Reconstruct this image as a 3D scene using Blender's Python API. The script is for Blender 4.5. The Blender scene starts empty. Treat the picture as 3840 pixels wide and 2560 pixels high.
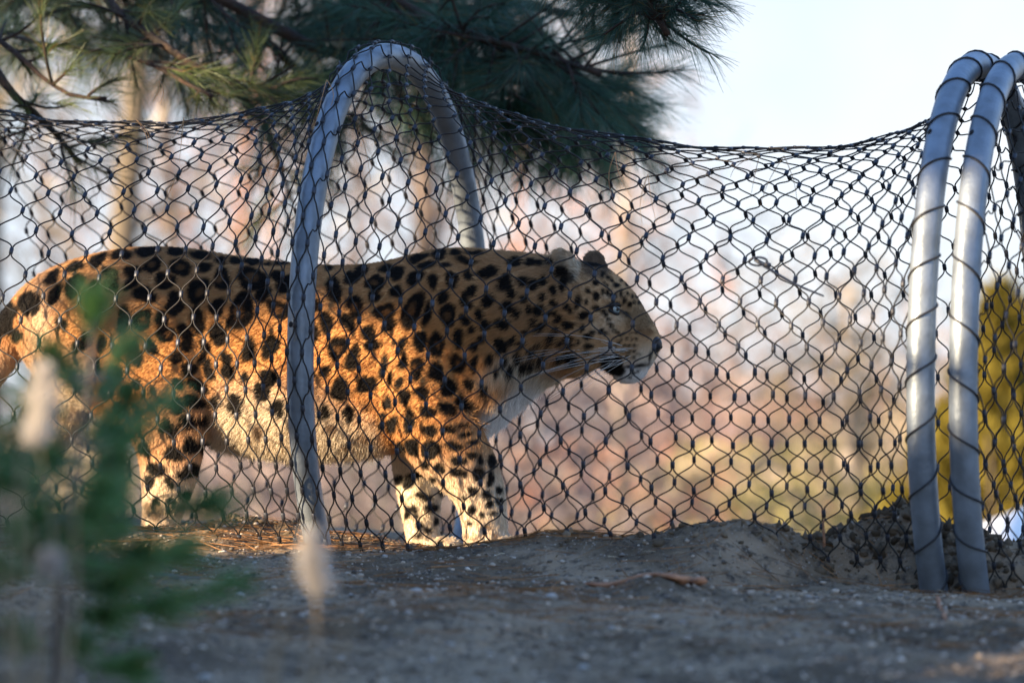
import bpy, math, random
import numpy as np
from mathutils import Vector, Matrix
from mathutils.bvhtree import BVHTree

random.seed(7)
RNG = np.random.default_rng(7)
SC = bpy.context.scene
COL = SC.collection

# ------------------------------------------------------------------ camera
CAM_Z, DIST, HORIZON = 0.20, 8.0, 1660.0     # metres, metres, photo row of eye level
K = 2.0 / (DIST * 3840.0)                    # radians per photo pixel
cam_d = bpy.data.cameras.new("camera")
cam = bpy.data.objects.new("camera", cam_d)
COL.objects.link(cam)
cam.location = (0, -DIST, CAM_Z)
cam.rotation_euler = (math.radians(90), 0, 0)
cam_d.sensor_width = 36.0
cam_d.lens = 36.0 * DIST / 2.0
cam_d.shift_y = (HORIZON - 1280.0) / 3840.0
cam_d.clip_start, cam_d.clip_end = 0.1, 3000.0
cam_d.dof.use_dof = True
cam_d.dof.focus_distance = 7.85
cam_d.dof.aperture_fstop = 2.9
cam_d.dof.aperture_blades = 0
SC.camera = cam

# ------------------------------------------------------------------ sky and sun
SUN_AZ = math.radians(60)      # measured from the camera-ward direction towards the left
SUN_EL = math.radians(15)
TO_SUN = np.array([-math.sin(SUN_AZ) * math.cos(SUN_EL), -math.cos(SUN_AZ) * math.cos(SUN_EL), math.sin(SUN_EL)])
world = bpy.data.worlds.new("World")
SC.world = world
world.use_nodes = True
wn = world.node_tree.nodes
wl = world.node_tree.links
sky = wn.new("ShaderNodeTexSky")
sky.sky_type = 'NISHITA'
sky.sun_disc = False
sky.sun_elevation = SUN_EL
sky.sun_rotation = math.atan2(TO_SUN[0], TO_SUN[1])
sky.air_density, sky.dust_density, sky.ozone_density = 1.0, 0.3, 4.0
bg = wn["Background"]
# thin white cloud all over the sky
tc = wn.new("ShaderNodeTexCoord")
cn = wn.new("ShaderNodeTexNoise")
cn.inputs["Scale"].default_value = 8.0
cn.inputs["Detail"].default_value = 6
cn.inputs["Roughness"].default_value = 0.55
cr = wn.new("ShaderNodeMapRange")
cr.inputs[1].default_value, cr.inputs[2].default_value = 0.36, 0.66
cr.inputs[3].default_value, cr.inputs[4].default_value = 0.94, 1.0
cm = wn.new("ShaderNodeMix")
cm.data_type = 'RGBA'
wl.new(tc.outputs["Generated"], cn.inputs["Vector"])
wl.new(cn.outputs["Fac"], cr.inputs[0])
# white haze and thin cloud low over the horizon all round, blue above
sepw = wn.new("ShaderNodeSeparateXYZ")
wl.new(tc.outputs["Generated"], sepw.inputs[0])
hz = wn.new("ShaderNodeMapRange")
hz.inputs[1].default_value, hz.inputs[2].default_value = 0.12, 0.55
hz.inputs[3].default_value, hz.inputs[4].default_value = 1.0, 0.05
wl.new(sepw.outputs["Z"], hz.inputs[0])
hm = wn.new("ShaderNodeMath")
hm.operation = 'MULTIPLY'
wl.new(cr.outputs[0], hm.inputs[0])
wl.new(hz.outputs[0], hm.inputs[1])
wl.new(hm.outputs[0], cm.inputs["Factor"])
wl.new(sky.outputs[0], cm.inputs[6])
cw = wn.new("ShaderNodeMix")
cw.data_type = 'RGBA'
cw.inputs[6].default_value = (1.58, 1.74, 1.98, 1)
cw.inputs[7].default_value = (1.98, 2.06, 2.18, 1)
cr2 = wn.new("ShaderNodeMapRange")
cr2.inputs[1].default_value, cr2.inputs[2].default_value = 0.40, 0.60
wl.new(cn.outputs["Fac"], cr2.inputs[0])
wl.new(cr2.outputs[0], cw.inputs["Factor"])
wl.new(cw.outputs[2], cm.inputs[7])
wl.new(cm.outputs[2], bg.inputs["Color"])
bg.inputs["Strength"].default_value = 0.15
sun_d = bpy.data.lights.new("sun", 'SUN')
sun_d.energy = 5.0
sun_d.angle = math.radians(0.6)
sun_d.color = (1.0, 0.77, 0.50)
sun = bpy.data.objects.new("sun", sun_d)
COL.objects.link(sun)
sun.rotation_euler = Vector(TO_SUN).to_track_quat('Z', 'Y').to_euler()

vs = SC.view_settings
vs.view_transform, vs.look, vs.gamma, vs.use_curve_mapping = 'Standard', 'None', 1.0, False
vs.exposure = 1.85
SC.render.engine = 'CYCLES'
SC.cycles.use_denoising = True
SC.cycles.max_bounces = 6
SC.cycles.diffuse_bounces = 3
SC.cycles.transparent_max_bounces = 6
SC.cycles.sample_clamp_indirect = 6.0
SC.cycles_curves.shape = 'RIBBONS'


# ------------------------------------------------------------------ helpers
def PX(X, Y, d):
    """world point seen at photo pixel (X, Y) at depth d from the camera"""
    return np.array([(X - 1920.0) * K * d, d - DIST, CAM_Z - (Y - HORIZON) * K * d])


def to_px(P):
    P = np.asarray(P, float)
    d = P[..., 1] + DIST
    return (P[..., 0] / (K * d) + 1920.0, HORIZON - (P[..., 2] - CAM_Z) / (K * d))


def nodes_of(m):
    return m.node_tree.nodes, m.node_tree.links


def mat(name, color, rough=0.8, metal=0.0, var=0.0, var_scale=20.0, color2=None, bump=0.0, bump_scale=60.0, trans=0.0, spec=0.5):
    m = bpy.data.materials.new(name)
    m.use_nodes = True
    N, L = nodes_of(m)
    b = N["Principled BSDF"]
    b.inputs["Roughness"].default_value = rough
    b.inputs["Metallic"].default_value = metal
    b.inputs["Specular IOR Level"].default_value = spec
    tcn = N.new("ShaderNodeTexCoord")
    if color2 is not None or var:
        if color2 is None:
            color2 = tuple(c * (1 - var) for c in color)
        n = N.new("ShaderNodeTexNoise")
        n.inputs["Scale"].default_value = var_scale
        n.inputs["Detail"].default_value = 5
        r = N.new("ShaderNodeMapRange")
        r.inputs[1].default_value, r.inputs[2].default_value = 0.35, 0.65
        mx = N.new("ShaderNodeMix")
        mx.data_type = 'RGBA'
        mx.inputs[6].default_value = (*color, 1)
        mx.inputs[7].default_value = (*color2, 1)
        L.new(tcn.outputs["Object"], n.inputs["Vector"])
        L.new(n.outputs["Fac"], r.inputs[0])
        L.new(r.outputs[0], mx.inputs["Factor"])
        L.new(mx.outputs[2], b.inputs["Base Color"])
    else:
        b.inputs["Base Color"].default_value = (*color, 1)
    if bump:
        n2 = N.new("ShaderNodeTexNoise")
        n2.inputs["Scale"].default_value = bump_scale
        n2.inputs["Detail"].default_value = 6
        bp = N.new("ShaderNodeBump")
        bp.inputs["Strength"].default_value = bump
        bp.inputs["Distance"].default_value = 0.01
        L.new(tcn.outputs["Object"], n2.inputs["Vector"])
        L.new(n2.outputs["Fac"], bp.inputs["Height"])
        L.new(bp.outputs[0], b.inputs["Normal"])
    if trans:
        t = N.new("ShaderNodeBsdfTranslucent")
        src = b.inputs["Base Color"]
        if src.is_linked:
            L.new(src.links[0].from_socket, t.inputs["Color"])
        else:
            t.inputs["Color"].default_value = (*color, 1)
        ms = N.new("ShaderNodeMixShader")
        ms.inputs[0].default_value = trans
        out = N["Material Output"]
        L.new(b.outputs[0], ms.inputs[1])
        L.new(t.outputs[0], ms.inputs[2])
        L.new(ms.outputs[0], out.inputs["Surface"])
    return m


def attr_mat(name, attr="fcol", rough=0.7, spec=0.2, trans=0.0):
    m = bpy.data.materials.new(name)
    m.use_nodes = True
    N, L = nodes_of(m)
    b = N["Principled BSDF"]
    b.inputs["Roughness"].default_value = rough
    b.inputs["Specular IOR Level"].default_value = spec
    a = N.new("ShaderNodeAttribute")
    a.attribute_name = attr
    L.new(a.outputs["Color"], b.inputs["Base Color"])
    if trans:
        t = N.new("ShaderNodeBsdfTranslucent")
        L.new(a.outputs["Color"], t.inputs["Color"])
        ms = N.new("ShaderNodeMixShader")
        ms.inputs[0].default_value = trans
        L.new(b.outputs[0], ms.inputs[1])
        L.new(t.outputs[0], ms.inputs[2])
        L.new(ms.outputs[0], N["Material Output"].inputs["Surface"])
    return m


def mesh_np(name, V, F, smooth=True):
    """V (n,3), F (m,k) uniform face size, or list of such arrays"""
    V = np.asarray(V, np.float32).reshape(-1, 3)
    Fs = F if isinstance(F, list) else [F]
    Fs = [np.asarray(f, np.int32) for f in Fs if len(f)]
    me = bpy.data.meshes.new(name)
    me.vertices.add(len(V))
    me.vertices.foreach_set("co", V.ravel())
    nl = sum(f.size for f in Fs)
    npoly = sum(len(f) for f in Fs)
    me.loops.add(nl)
    me.loops.foreach_set("vertex_index", np.concatenate([f.ravel() for f in Fs]))
    me.polygons.add(npoly)
    tot = np.concatenate([np.full(len(f), f.shape[1], np.int32) for f in Fs])
    st = np.concatenate([[0], np.cumsum(tot)[:-1]]).astype(np.int32)
    me.polygons.foreach_set("loop_start", st)
    me.polygons.foreach_set("loop_total", tot)
    if smooth:
        me.polygons.foreach_set("use_smooth", np.ones(npoly, bool))
    me.update(calc_edges=True)
    return me


def set_col(me, C, name="fcol"):
    C = np.asarray(C, np.float32)
    if C.shape[1] == 3:
        C = np.hstack([C, np.ones((len(C), 1), np.float32)])
    a = me.attributes.new(name, 'FLOAT_COLOR', 'POINT')
    a.data.foreach_set("color", C.ravel())


def link(name, data, m=None, parent=None):
    o = bpy.data.objects.new(name, data)
    COL.objects.link(o)
    if m is not None and data is not None and not data.materials:
        data.materials.append(m)
    if parent is not None:
        o.parent = parent
        o.matrix_parent_inverse = parent.matrix_basis.inverted()
    return o


def thing(name, label, cat, loc=(0, 0, 0), group=None):
    o = bpy.data.objects.new(name, None)
    COL.objects.link(o)
    o.location = Vector(loc)
    o.empty_display_size = 0.1
    return tag(o, label, cat, group)


def tag(o, label=None, cat=None, group=None, kind=None):
    for k_, v in (("label", label), ("category", cat), ("group", group), ("kind", kind)):
        if v:
            o[k_] = v
    return o


def tube(P, R, n=8, cap=True, twist=0.0):
    """tube along polyline P with radius R (scalar or per point)"""
    P = np.asarray(P, float)
    m = len(P)
    R = np.full(m, R) if np.isscalar(R) else np.asarray(R, float)
    T = np.gradient(P, axis=0)
    T /= np.linalg.norm(T, axis=1)[:, None] + 1e-12
    up = np.array([0, 0, 1.0])
    if abs(T[0] @ up) > 0.9:
        up = np.array([1.0, 0, 0])
    A = np.zeros_like(P)
    a = up - T[0] * (up @ T[0])
    a /= np.linalg.norm(a)
    for i in range(m):
        a = a - T[i] * (a @ T[i])
        a /= np.linalg.norm(a) + 1e-12
        A[i] = a
    Bn = np.cross(T, A)
    th = np.linspace(0, 2 * np.pi, n, endpoint=False) + twist
    V = P[:, None, :] + R[:, None, None] * (np.cos(th)[None, :, None] * A[:, None, :] + np.sin(th)[None, :, None] * Bn[:, None, :])
    V = V.reshape(-1, 3)
    i = np.arange(m - 1)[:, None] * n
    j = np.arange(n)[None, :]
    j2 = (j + 1) % n
    F = np.stack([i + j, i + j2, i + n + j2, i + n + j], -1).reshape(-1, 4)
    Fs = [F]
    if cap:
        k0 = len(V)
        V = np.vstack([V, P[0], P[-1]])
        jj = np.arange(n)
        c0 = np.stack([np.full(n, k0), (jj + 1) % n, jj], -1)
        c1 = np.stack([np.full(n, k0 + 1), (m - 1) * n + jj, (m - 1) * n + (jj + 1) % n], -1)
        Fs.append(np.vstack([c0, c1]))
    return V, Fs


class MB:
    def __init__(self):
        self.V, self.Q, self.T, self.C, self.n = [], [], [], [], 0

    def add(self, V, Fs, col=None):
        V = np.asarray(V, float).reshape(-1, 3)
        for f in (Fs if isinstance(Fs, list) else [Fs]):
            f = np.asarray(f)
            if f.size:
                (self.Q if f.shape[1] == 4 else self.T).append(f + self.n)
        self.V.append(V)
        if col is not None:
            c = np.asarray(col, float)
            self.C.append(np.broadcast_to(c, (len(V), 3)) if c.ndim == 1 else c)
        self.n += len(V)

    def mesh(self, name, smooth=True):
        Fs = []
        if self.Q:
            Fs.append(np.vstack(self.Q))
        if self.T:
            Fs.append(np.vstack(self.T))
        me = mesh_np(name, np.vstack(self.V), Fs, smooth)
        if self.C:
            set_col(me, np.vstack(self.C))
        return me


def smooth01(x):
    x = np.clip(x, 0, 1)
    return x * x * (3 - 2 * x)


def _hash(i, j, seed):
    h = (i * 374761393 + j * 668265263 + seed * 1442695041) & 0xFFFFFFFF
    h = ((h ^ (h >> 13)) * 1274126177) & 0xFFFFFFFF
    return ((h ^ (h >> 16)) & 0xFFFF) / 65535.0


def noise2(x, y, seed=0):
    x, y = np.asarray(x, float), np.asarray(y, float)
    i, j = np.floor(x).astype(np.int64), np.floor(y).astype(np.int64)
    u, v = smooth01(x - i), smooth01(y - j)
    a, b = _hash(i, j, seed), _hash(i + 1, j, seed)
    c, d = _hash(i, j + 1, seed), _hash(i + 1, j + 1, seed)
    return (a * (1 - u) + b * u) * (1 - v) + (c * (1 - u) + d * u) * v * 1.0


def fbm(x, y, seed=0, oct=3):
    s, a, t = 0.0, 1.0, 0.0
    for o in range(oct):
        s = s + a * (noise2(x * 2 ** o, y * 2 ** o, seed + o * 17) - 0.5)
        t += a
        a *= 0.5
    return s / t * 2


def unit(v):
    v = np.asarray(v, float)
    return v / (np.linalg.norm(v, axis=-1, keepdims=True) + 1e-12)


# ------------------------------------------------------------------ tunnel frame
TA = math.radians(20)
AX = np.array([math.cos(TA), -math.sin(TA), 0])      # along the tunnel (right and towards the camera)
LN = np.array([math.sin(TA), math.cos(TA), 0])       # across it, away from the camera
C0 = np.array([-0.232, 0.10, 0.0])
BAY = 1.19
HOOP_L = [-BAY, 0.0, BAY, BAY + 0.077, 2 * BAY + 0.077]
POLE_R = 0.0252


def floor_z(L):
    return -0.055 * np.asarray(L) / BAY


def tun(L, lat, z):
    L, lat, z = np.broadcast_arrays(np.asarray(L, float), lat, z)
    return C0 + L[..., None] * AX + lat[..., None] * LN + np.stack([0 * L, 0 * L, z], -1)


def to_tun(x, y):
    rx, ry = x - C0[0], y - C0[1]
    return rx * AX[0] + ry * AX[1], rx * LN[0] + ry * LN[1]


def hoop_profile(n=200, zlo=-0.14, off=0.0):
    """closed arch: list of (lat, z) by arc length, front foot -> apex -> back foot"""
    a, zt, zm, p = 0.478, 0.962, 0.33, 2.2
    zz = np.linspace(zlo, zm, 60, endpoint=False)
    low = np.stack([a - 0.12 * ((zm - zz) / 0.38) ** 2, zz], -1)
    th = np.linspace(0, np.pi / 2, 200)
    up = np.stack([a * np.cos(th) ** (2 / p), zm + (zt - zm) * np.sin(th) ** (2 / p)], -1)
    half = np.vstack([low, up])
    full = np.vstack([half * [-1, 1], (half[::-1])[1:]])
    s = np.concatenate([[0], np.cumsum(np.linalg.norm(np.diff(full, axis=0), axis=1))])
    t = np.linspace(0, s[-1], n)
    P = np.stack([np.interp(t, s, full[:, 0]), np.interp(t, s, full[:, 1])], -1)
    P[1:-1] = (P[:-2] + 2 * P[1:-1] + P[2:]) / 4
    P[1:-1] = (P[:-2] + 2 * P[1:-1] + P[2:]) / 4
    if off:
        T = np.gradient(P, axis=0)
        T /= np.linalg.norm(T, axis=1)[:, None]
        P = P + off * np.stack([-T[:, 1], T[:, 0]], -1)
    return P, s[-1]


# ------------------------------------------------------------------ ground
CREST_LAT = -0.26


def crest_lat(L):
    """the bank's crest: behind the net at the hoops, right at the net's foot between them"""
    return np.interp(L, [-3, 0.12, 0.32, 0.86, 1.06, 4], [-0.26, -0.26, -0.375, -0.385, -0.26, -0.26])


_cx = np.array([-900, 0, 400, 600, 760, 915, 1010, 1130, 1240, 1390, 1550, 1730, 1800, 1960, 2090, 2290, 2450, 2550, 2680, 2810, 2905,
                2990, 3070, 3150, 3200, 3280, 3365, 3430, 3560, 3680, 3840, 4700]) * 1.0
_cy = np.array([1960, 1975, 1985, 1985, 1975, 1962, 1968, 1992, 2000, 2024, 2040, 2055, 2052, 2026, 2012, 2005, 2000, 1976, 1960, 1960, 1984,
                2022, 2042, 2033, 2000, 1962, 1938, 1945, 2030, 2025, 2060, 2075]) * 1.0
_L = []
for X, Y in zip(_cx, _cy):
    t = 0.5
    for _ in range(8):
        p0 = C0 + crest_lat(t) * LN
        t = ((X - 1920) * K * (p0[1] + DIST) - p0[0]) / (AX[0] - (X - 1920) * K * AX[1])
    d = p0[1] + t * AX[1] + DIST
    _L.append((t, CAM_Z - (Y - HORIZON) * K * d))
_L = np.array(_L)


def ground_z(x, y, detail=True):
    x, y = np.asarray(x, float), np.asarray(y, float)
    L, lat = to_tun(x, y)
    zc = np.interp(L, _L[:, 0], _L[:, 1])
    zf = np.clip(floor_z(L), -0.06, 0.05) - 0.052 * np.maximum(-lat - 0.4, 0) - 0.004
    cl = crest_lat(L)
    front = smooth01((cl - lat) / (0.34 - 0.2 * smooth01((L - 0.75) / 0.3)))
    zin = floor_z(np.clip(L, -2, 3)) - 0.012
    inside = smooth01((lat - cl) / 0.22)
    z = np.where(lat < cl, zc * (1 - front) + zf * front, zc * (1 - inside) + zin * inside)
    z = z - 1.3 * smooth01((lat - 0.75) / 5.0) - 0.0 * lat
    far = smooth01((np.hypot(x, y) - 3) / 8)
    if detail:
        a = 1 - far
        z = z + a * (0.014 * fbm(x * 4.0, y * 4.0, 3, 3) + 0.009 * fbm(x * 17, y * 17, 9, 3)
                     + 0.0052 * fbm(x * 60, y * 60, 21, 2))
        z = z + a * smooth01((-0.5 - lat) / 0.5) * (0.030 * fbm(x * 1.7 + 3.1, y * 2.6, 83, 3) + 0.020 * fbm(x * 5.5 + 1.7, y * 6.5, 87, 3))
        rid = np.exp(-((lat - cl) / 0.13) ** 2) * a
        z = z + rid * (0.010 * fbm(x * 26, y * 26, 31, 3))
        # the burrowed, cloddy bank behind the double hoops and the small one behind the covered hoop
        for Lc, w, amp in ((1.10, 0.15, 0.055), (1.42, 0.12, 0.045), (-0.18, 0.16, 0.022)):
            m = np.exp(-((L - Lc) / w) ** 2 - ((lat + 0.27) / 0.10) ** 2)
            z = z + m * amp * (fbm(x * 28, y * 28, 41, 4) + 0.15)
        # burrow holes at the pole feet
        for Lc in (1.21, 1.33):
            m = np.exp(-((L - Lc) / 0.05) ** 2 - ((lat + 0.385) / 0.05) ** 2)
            z = z - 0.018 * m
        z = z + far * 0.10 * fbm(x * 0.15, y * 0.15, 5, 3)
    return z


def spread(lo, hi, step, out, growth=1.12):
    core = list(np.arange(lo, hi, step))
    r, s, up, dn = hi, step, [], []
    while r < out:
        s *= growth
        r += s
        up.append(r)
    r, s = lo, step
    while r > -out:
        s *= growth
        r -= s
        dn.append(r)
    return np.array(dn[::-1] + core + up)


gx = spread(-1.35, 1.35, 0.0065, 900)
gy = spread(-1.75, 0.35, 0.0068, 1500)
GX, GY = np.meshgrid(gx, gy)
GZ = ground_z(GX, GY)
V = np.stack([GX, GY, GZ], -1).reshape(-1, 3)
nx, ny = len(gx), len(gy)
ii, jj = np.meshgrid(np.arange(ny - 1), np.arange(nx - 1), indexing='ij')
F = np.stack([ii * nx + jj, ii * nx + jj + 1, (ii + 1) * nx + jj + 1, (ii + 1) * nx + jj], -1).reshape(-1, 4)
gm = bpy.data.materials.new("soil")
gm.use_nodes = True
N, Lk = nodes_of(gm)
b = N["Principled BSDF"]
b.inputs["Roughness"].default_value = 0.95
b.inputs["Specular IOR Level"].default_value = 0.15
tcn = N.new("ShaderNodeTexCoord")


def noise_node(scale, detail=5, rough=0.6):
    n = N.new("ShaderNodeTexNoise")
    n.inputs["Scale"].default_value = scale
    n.inputs["Detail"].default_value = detail
    n.inputs["Roughness"].default_value = rough
    Lk.new(tcn.outputs["Object"], n.inputs["Vector"])
    return n


def mixc(fac, c1, c2, lo=0.4, hi=0.6):
    r = N.new("ShaderNodeMapRange")
    r.inputs[1].default_value, r.inputs[2].default_value = lo, hi
    Lk.new(fac, r.inputs[0])
    mx = N.new("ShaderNodeMix")
    mx.data_type = 'RGBA'
    Lk.new(r.outputs[0], mx.inputs["Factor"])
    for s_, c in ((6, c1), (7, c2)):
        if isinstance(c, tuple):
            mx.inputs[s_].default_value = (*c, 1)
        else:
            Lk.new(c, mx.inputs[s_])
    return mx.outputs[2]


c = mixc(noise_node(3.0).outputs["Fac"], (0.145, 0.106, 0.070), (0.36, 0.27, 0.185), 0.42, 0.58)
c = mixc(noise_node(45, 6, 0.7).outputs["Fac"], c, (0.06, 0.05, 0.043), 0.5, 0.66)
c = mixc(noise_node(170, 3, 0.6).outputs["Fac"], c, (0.36, 0.33, 0.30), 0.6, 0.7)
sx = N.new("ShaderNodeSeparateXYZ")
Lk.new(tcn.outputs["Object"], sx.inputs[0])
grass_c = mixc(noise_node(0.35, 4).outputs["Fac"], (0.24, 0.19, 0.11), (0.17, 0.155, 0.075))
c = mixc(sx.outputs["Y"], c, grass_c, 2.0, 8.0)
Lk.new(c, b.inputs["Base Color"])
bp = N.new("ShaderNodeBump")
bp.inputs["Strength"].default_value = 0.6
bp.inputs["Distance"].default_value = 0.006
Lk.new(noise_node(220, 6, 0.7).outputs["Fac"], bp.inputs["Height"])
Lk.new(bp.outputs[0], b.inputs["Normal"])
ground = link("ground", mesh_np("ground", V, F), gm)
tag(ground, "dark sandy soil bank littered with needles and pebbles", "ground", kind="structure")

# ------------------------------------------------------------------ hoops
M_GALV = mat("galvanised_steel", (0.27, 0.32, 0.385), rough=0.48, metal=0.5, color2=(0.19, 0.22, 0.255), var_scale=22, bump=0.12, bump_scale=120)
M_HOLE = mat("dark_hole", (0.01, 0.01, 0.012), rough=0.9)
M_WIRE = mat("lacing_wire_black", (0.035, 0.035, 0.04), rough=0.45, metal=0.3)
HP, HP_LEN = hoop_profile(220)


def hoop(L0, label):
    P = tun(np.full(len(HP), L0), HP[:, 0], HP[:, 1] + floor_z(L0))
    e = thing("hoop", label, "metal hoop", tun(L0, -0.40, floor_z(L0)), "galvanised hoops of the tunnel")
    link("tube", mesh_np("tube", *tube(P, POLE_R, 28)), M_GALV, e)
    # drilled bolt holes on the camera side of the bend
    for target in (0.79, 0.42) if L0 < 1 else (0.80,):
        for half in ((0, 110), (110, 220)):
            idx = half[0] + int(np.argmin(np.abs(HP[half[0]:half[1], 1] - target)))
            c_ = P[idx]
            tdir = unit(P[min(idx + 1, 219)] - P[idx - 1])
            nrm = unit(-LN * 0.55 - AX * 0.25 - np.array([0, 0, 0.1]))
            nrm = unit(nrm - tdir * (nrm @ tdir))
            a1 = unit(np.cross(nrm, tdir))
            th = np.linspace(0, 2 * np.pi, 16, endpoint=False)
            ring = [c_ + nrm * (math.sqrt(POLE_R ** 2 - (0.0055 * math.sin(t)) ** 2) + 0.0004) + 0.0055 * (math.cos(t) * tdir + math.sin(t) * a1) for t in th]
            ringb = [p + nrm * 0.0008 for p in ring]
            Vh = np.array(ring + ringb)
            q = [[i, (i + 1) % 16, 16 + (i + 1) % 16, 16 + i] for i in range(16)]
            me = bpy.data.meshes.new("bolt_hole")
            me.from_pydata([tuple(v) for v in Vh], [], q + [list(range(16, 32))])
            link("bolt_hole", me, M_HOLE, e)
    return e, P


hoop_labels = [
    "galvanised steel hoop carrying the net beyond the leopard's tail",
    "galvanised steel hoop standing beside the leopard's ribs, wrapped over by the net",
    "galvanised steel hoop of the closely set pair, wound with wire, facing the leopard",
    "galvanised steel hoop of the closely set pair, wound with wire, facing the golden conifer",
]
hoops = []
for L0, lab in zip(HOOP_L[:4], hoop_labels):
    hoops.append(hoop(L0, lab))


def helix(P, R, pitch, phase, r=0.0021, hand=1, step=0.006):
    s = np.concatenate([[0], np.cumsum(np.linalg.norm(np.diff(P, axis=0), axis=1))])
    t = np.arange(0, s[-1], step)
    C = np.stack([np.interp(t, s, P[:, i]) for i in range(3)], -1)
    T = unit(np.gradient(C, axis=0))
    A = np.broadcast_to(AX, C.shape)
    B_ = np.cross(T, A)
    ang = hand * 2 * np.pi * t / pitch + phase + 0.5 * np.sin(t * 9)
    H = C + R * (np.cos(ang)[:, None] * A + np.sin(ang)[:, None] * B_)
    return H, r


for (e, P), ph, hand in zip(hoops[2:], (0.4, 2.6), (1, -1)):
    H, r = helix(P, POLE_R + 0.0018, 0.098, ph, hand=hand)
    link("lacing_wire", mesh_np("lacing_wire", *tube(H, r, 6)), M_WIRE, e)

# ------------------------------------------------------------------ cable nets
M_CABLE = mat("black_cable", (0.010, 0.010, 0.013), rough=0.55, color2=(0.022, 0.020, 0.018), var_scale=6, spec=0.3)
M_FERR = mat("ferrule_steel", (0.06, 0.066, 0.085), rough=0.48, metal=0.5, color2=(0.025, 0.025, 0.03), var_scale=9)
NET_IN, _ = hoop_profile(400, off=-0.030)
NET_OUT, NET_LEN = hoop_profile(400, off=+0.0285)


def net_point(L, t):
    """point of the net sheet: L along the tunnel, t in 0..1 round the arch"""
    L, t = np.broadcast_arrays(np.asarray(L, float), np.asarray(t, float))
    bounds = np.array([-BAY, 0.0, BAY, BAY + 0.077, 2 * BAY + 0.077])
    k_ = np.clip(np.searchsorted(bounds, L, side='right') - 1, 0, 3)
    lo, hi = bounds[k_] + 0.024, bounds[k_ + 1] - 0.024
    f = np.clip((L - lo) / (hi - lo), 0, 1)
    w = np.sqrt(np.clip(4 * f * (1 - f), 0, 1))
    w2 = np.clip(4 * f * (1 - f), 0, 1)
    inside = smooth01((L - 0.25) / (BAY - 0.3))
    ti = np.linspace(0, 1, 400)
    lat = (1 - inside) * np.interp(t, ti, NET_OUT[:, 0]) + inside * np.interp(t, ti, NET_IN[:, 0])
    z = (1 - inside) * np.interp(t, ti, NET_OUT[:, 1]) + inside * np.interp(t, ti, NET_IN[:, 1])
    zp = np.clip(z, 0, None)
    # between the hoops the net sags at the crown and is drawn in at the shoulders
    top = np.exp(-(lat / 0.36) ** 2)
    lat = lat * (1 - 0.10 * w2 * smooth01(zp / 0.5) - 0.10 * w * smooth01((zp - 0.55) / 0.35))
    z = z - zp / 0.962 * (0.122 * w + 0.045 * w * top)
    wob = 0.004 * np.sin(L * 23 + t * 31) + 0.003 * np.sin(L * 41 - t * 57)
    lat = lat + wob * smooth01(w2 * 3)
    z = z + 0.6 * wob * smooth01(w2 * 3)
    return tun(L, lat, z + floor_z(L))


NCOL = 21


def col_to_L(c, b0, b1):
    """columns crowd together at the hoops"""
    k_ = np.floor(c)
    f = c - k_
    f = f - 0.46 * np.sin(2 * np.pi * f) / (2 * np.pi)
    return b0 + (k_ + f) * (b1 - b0)


def ferrule_mesh():
    n = 10
    th = np.linspace(0, 2 * np.pi, n, endpoint=False)
    prof = [(-0.0061, 0.86), (-0.0055, 1.0), (0.0055, 1.0), (0.0061, 0.86)]
    V_ = []
    for z, s_ in prof:
        for t in th:
            cx, sy = math.cos(t), math.sin(t)
            V_.append((0.0041 * s_ * math.copysign(abs(cx) ** 0.7, cx), 0.0030 * s_ * math.copysign(abs(sy) ** 0.7, sy), z))
    q = []
    for i in range(3):
        for j in range(n):
            q.append([i * n + j, i * n + (j + 1) % n, (i + 1) * n + (j + 1) % n, (i + 1) * n + j])
    me = bpy.data.meshes.new("ferrule")
    me.from_pydata(V_, [], q + [list(range(n - 1, -1, -1)), list(range(3 * n, 4 * n))])
    me.polygons.foreach_set("use_smooth", [True] * (3 * n) + [False] * 2)
    me.materials.append(M_FERR)
    return me


FERR = ferrule_mesh()
FERR_V = np.array([v.co[:] for v in FERR.vertices])


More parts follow.
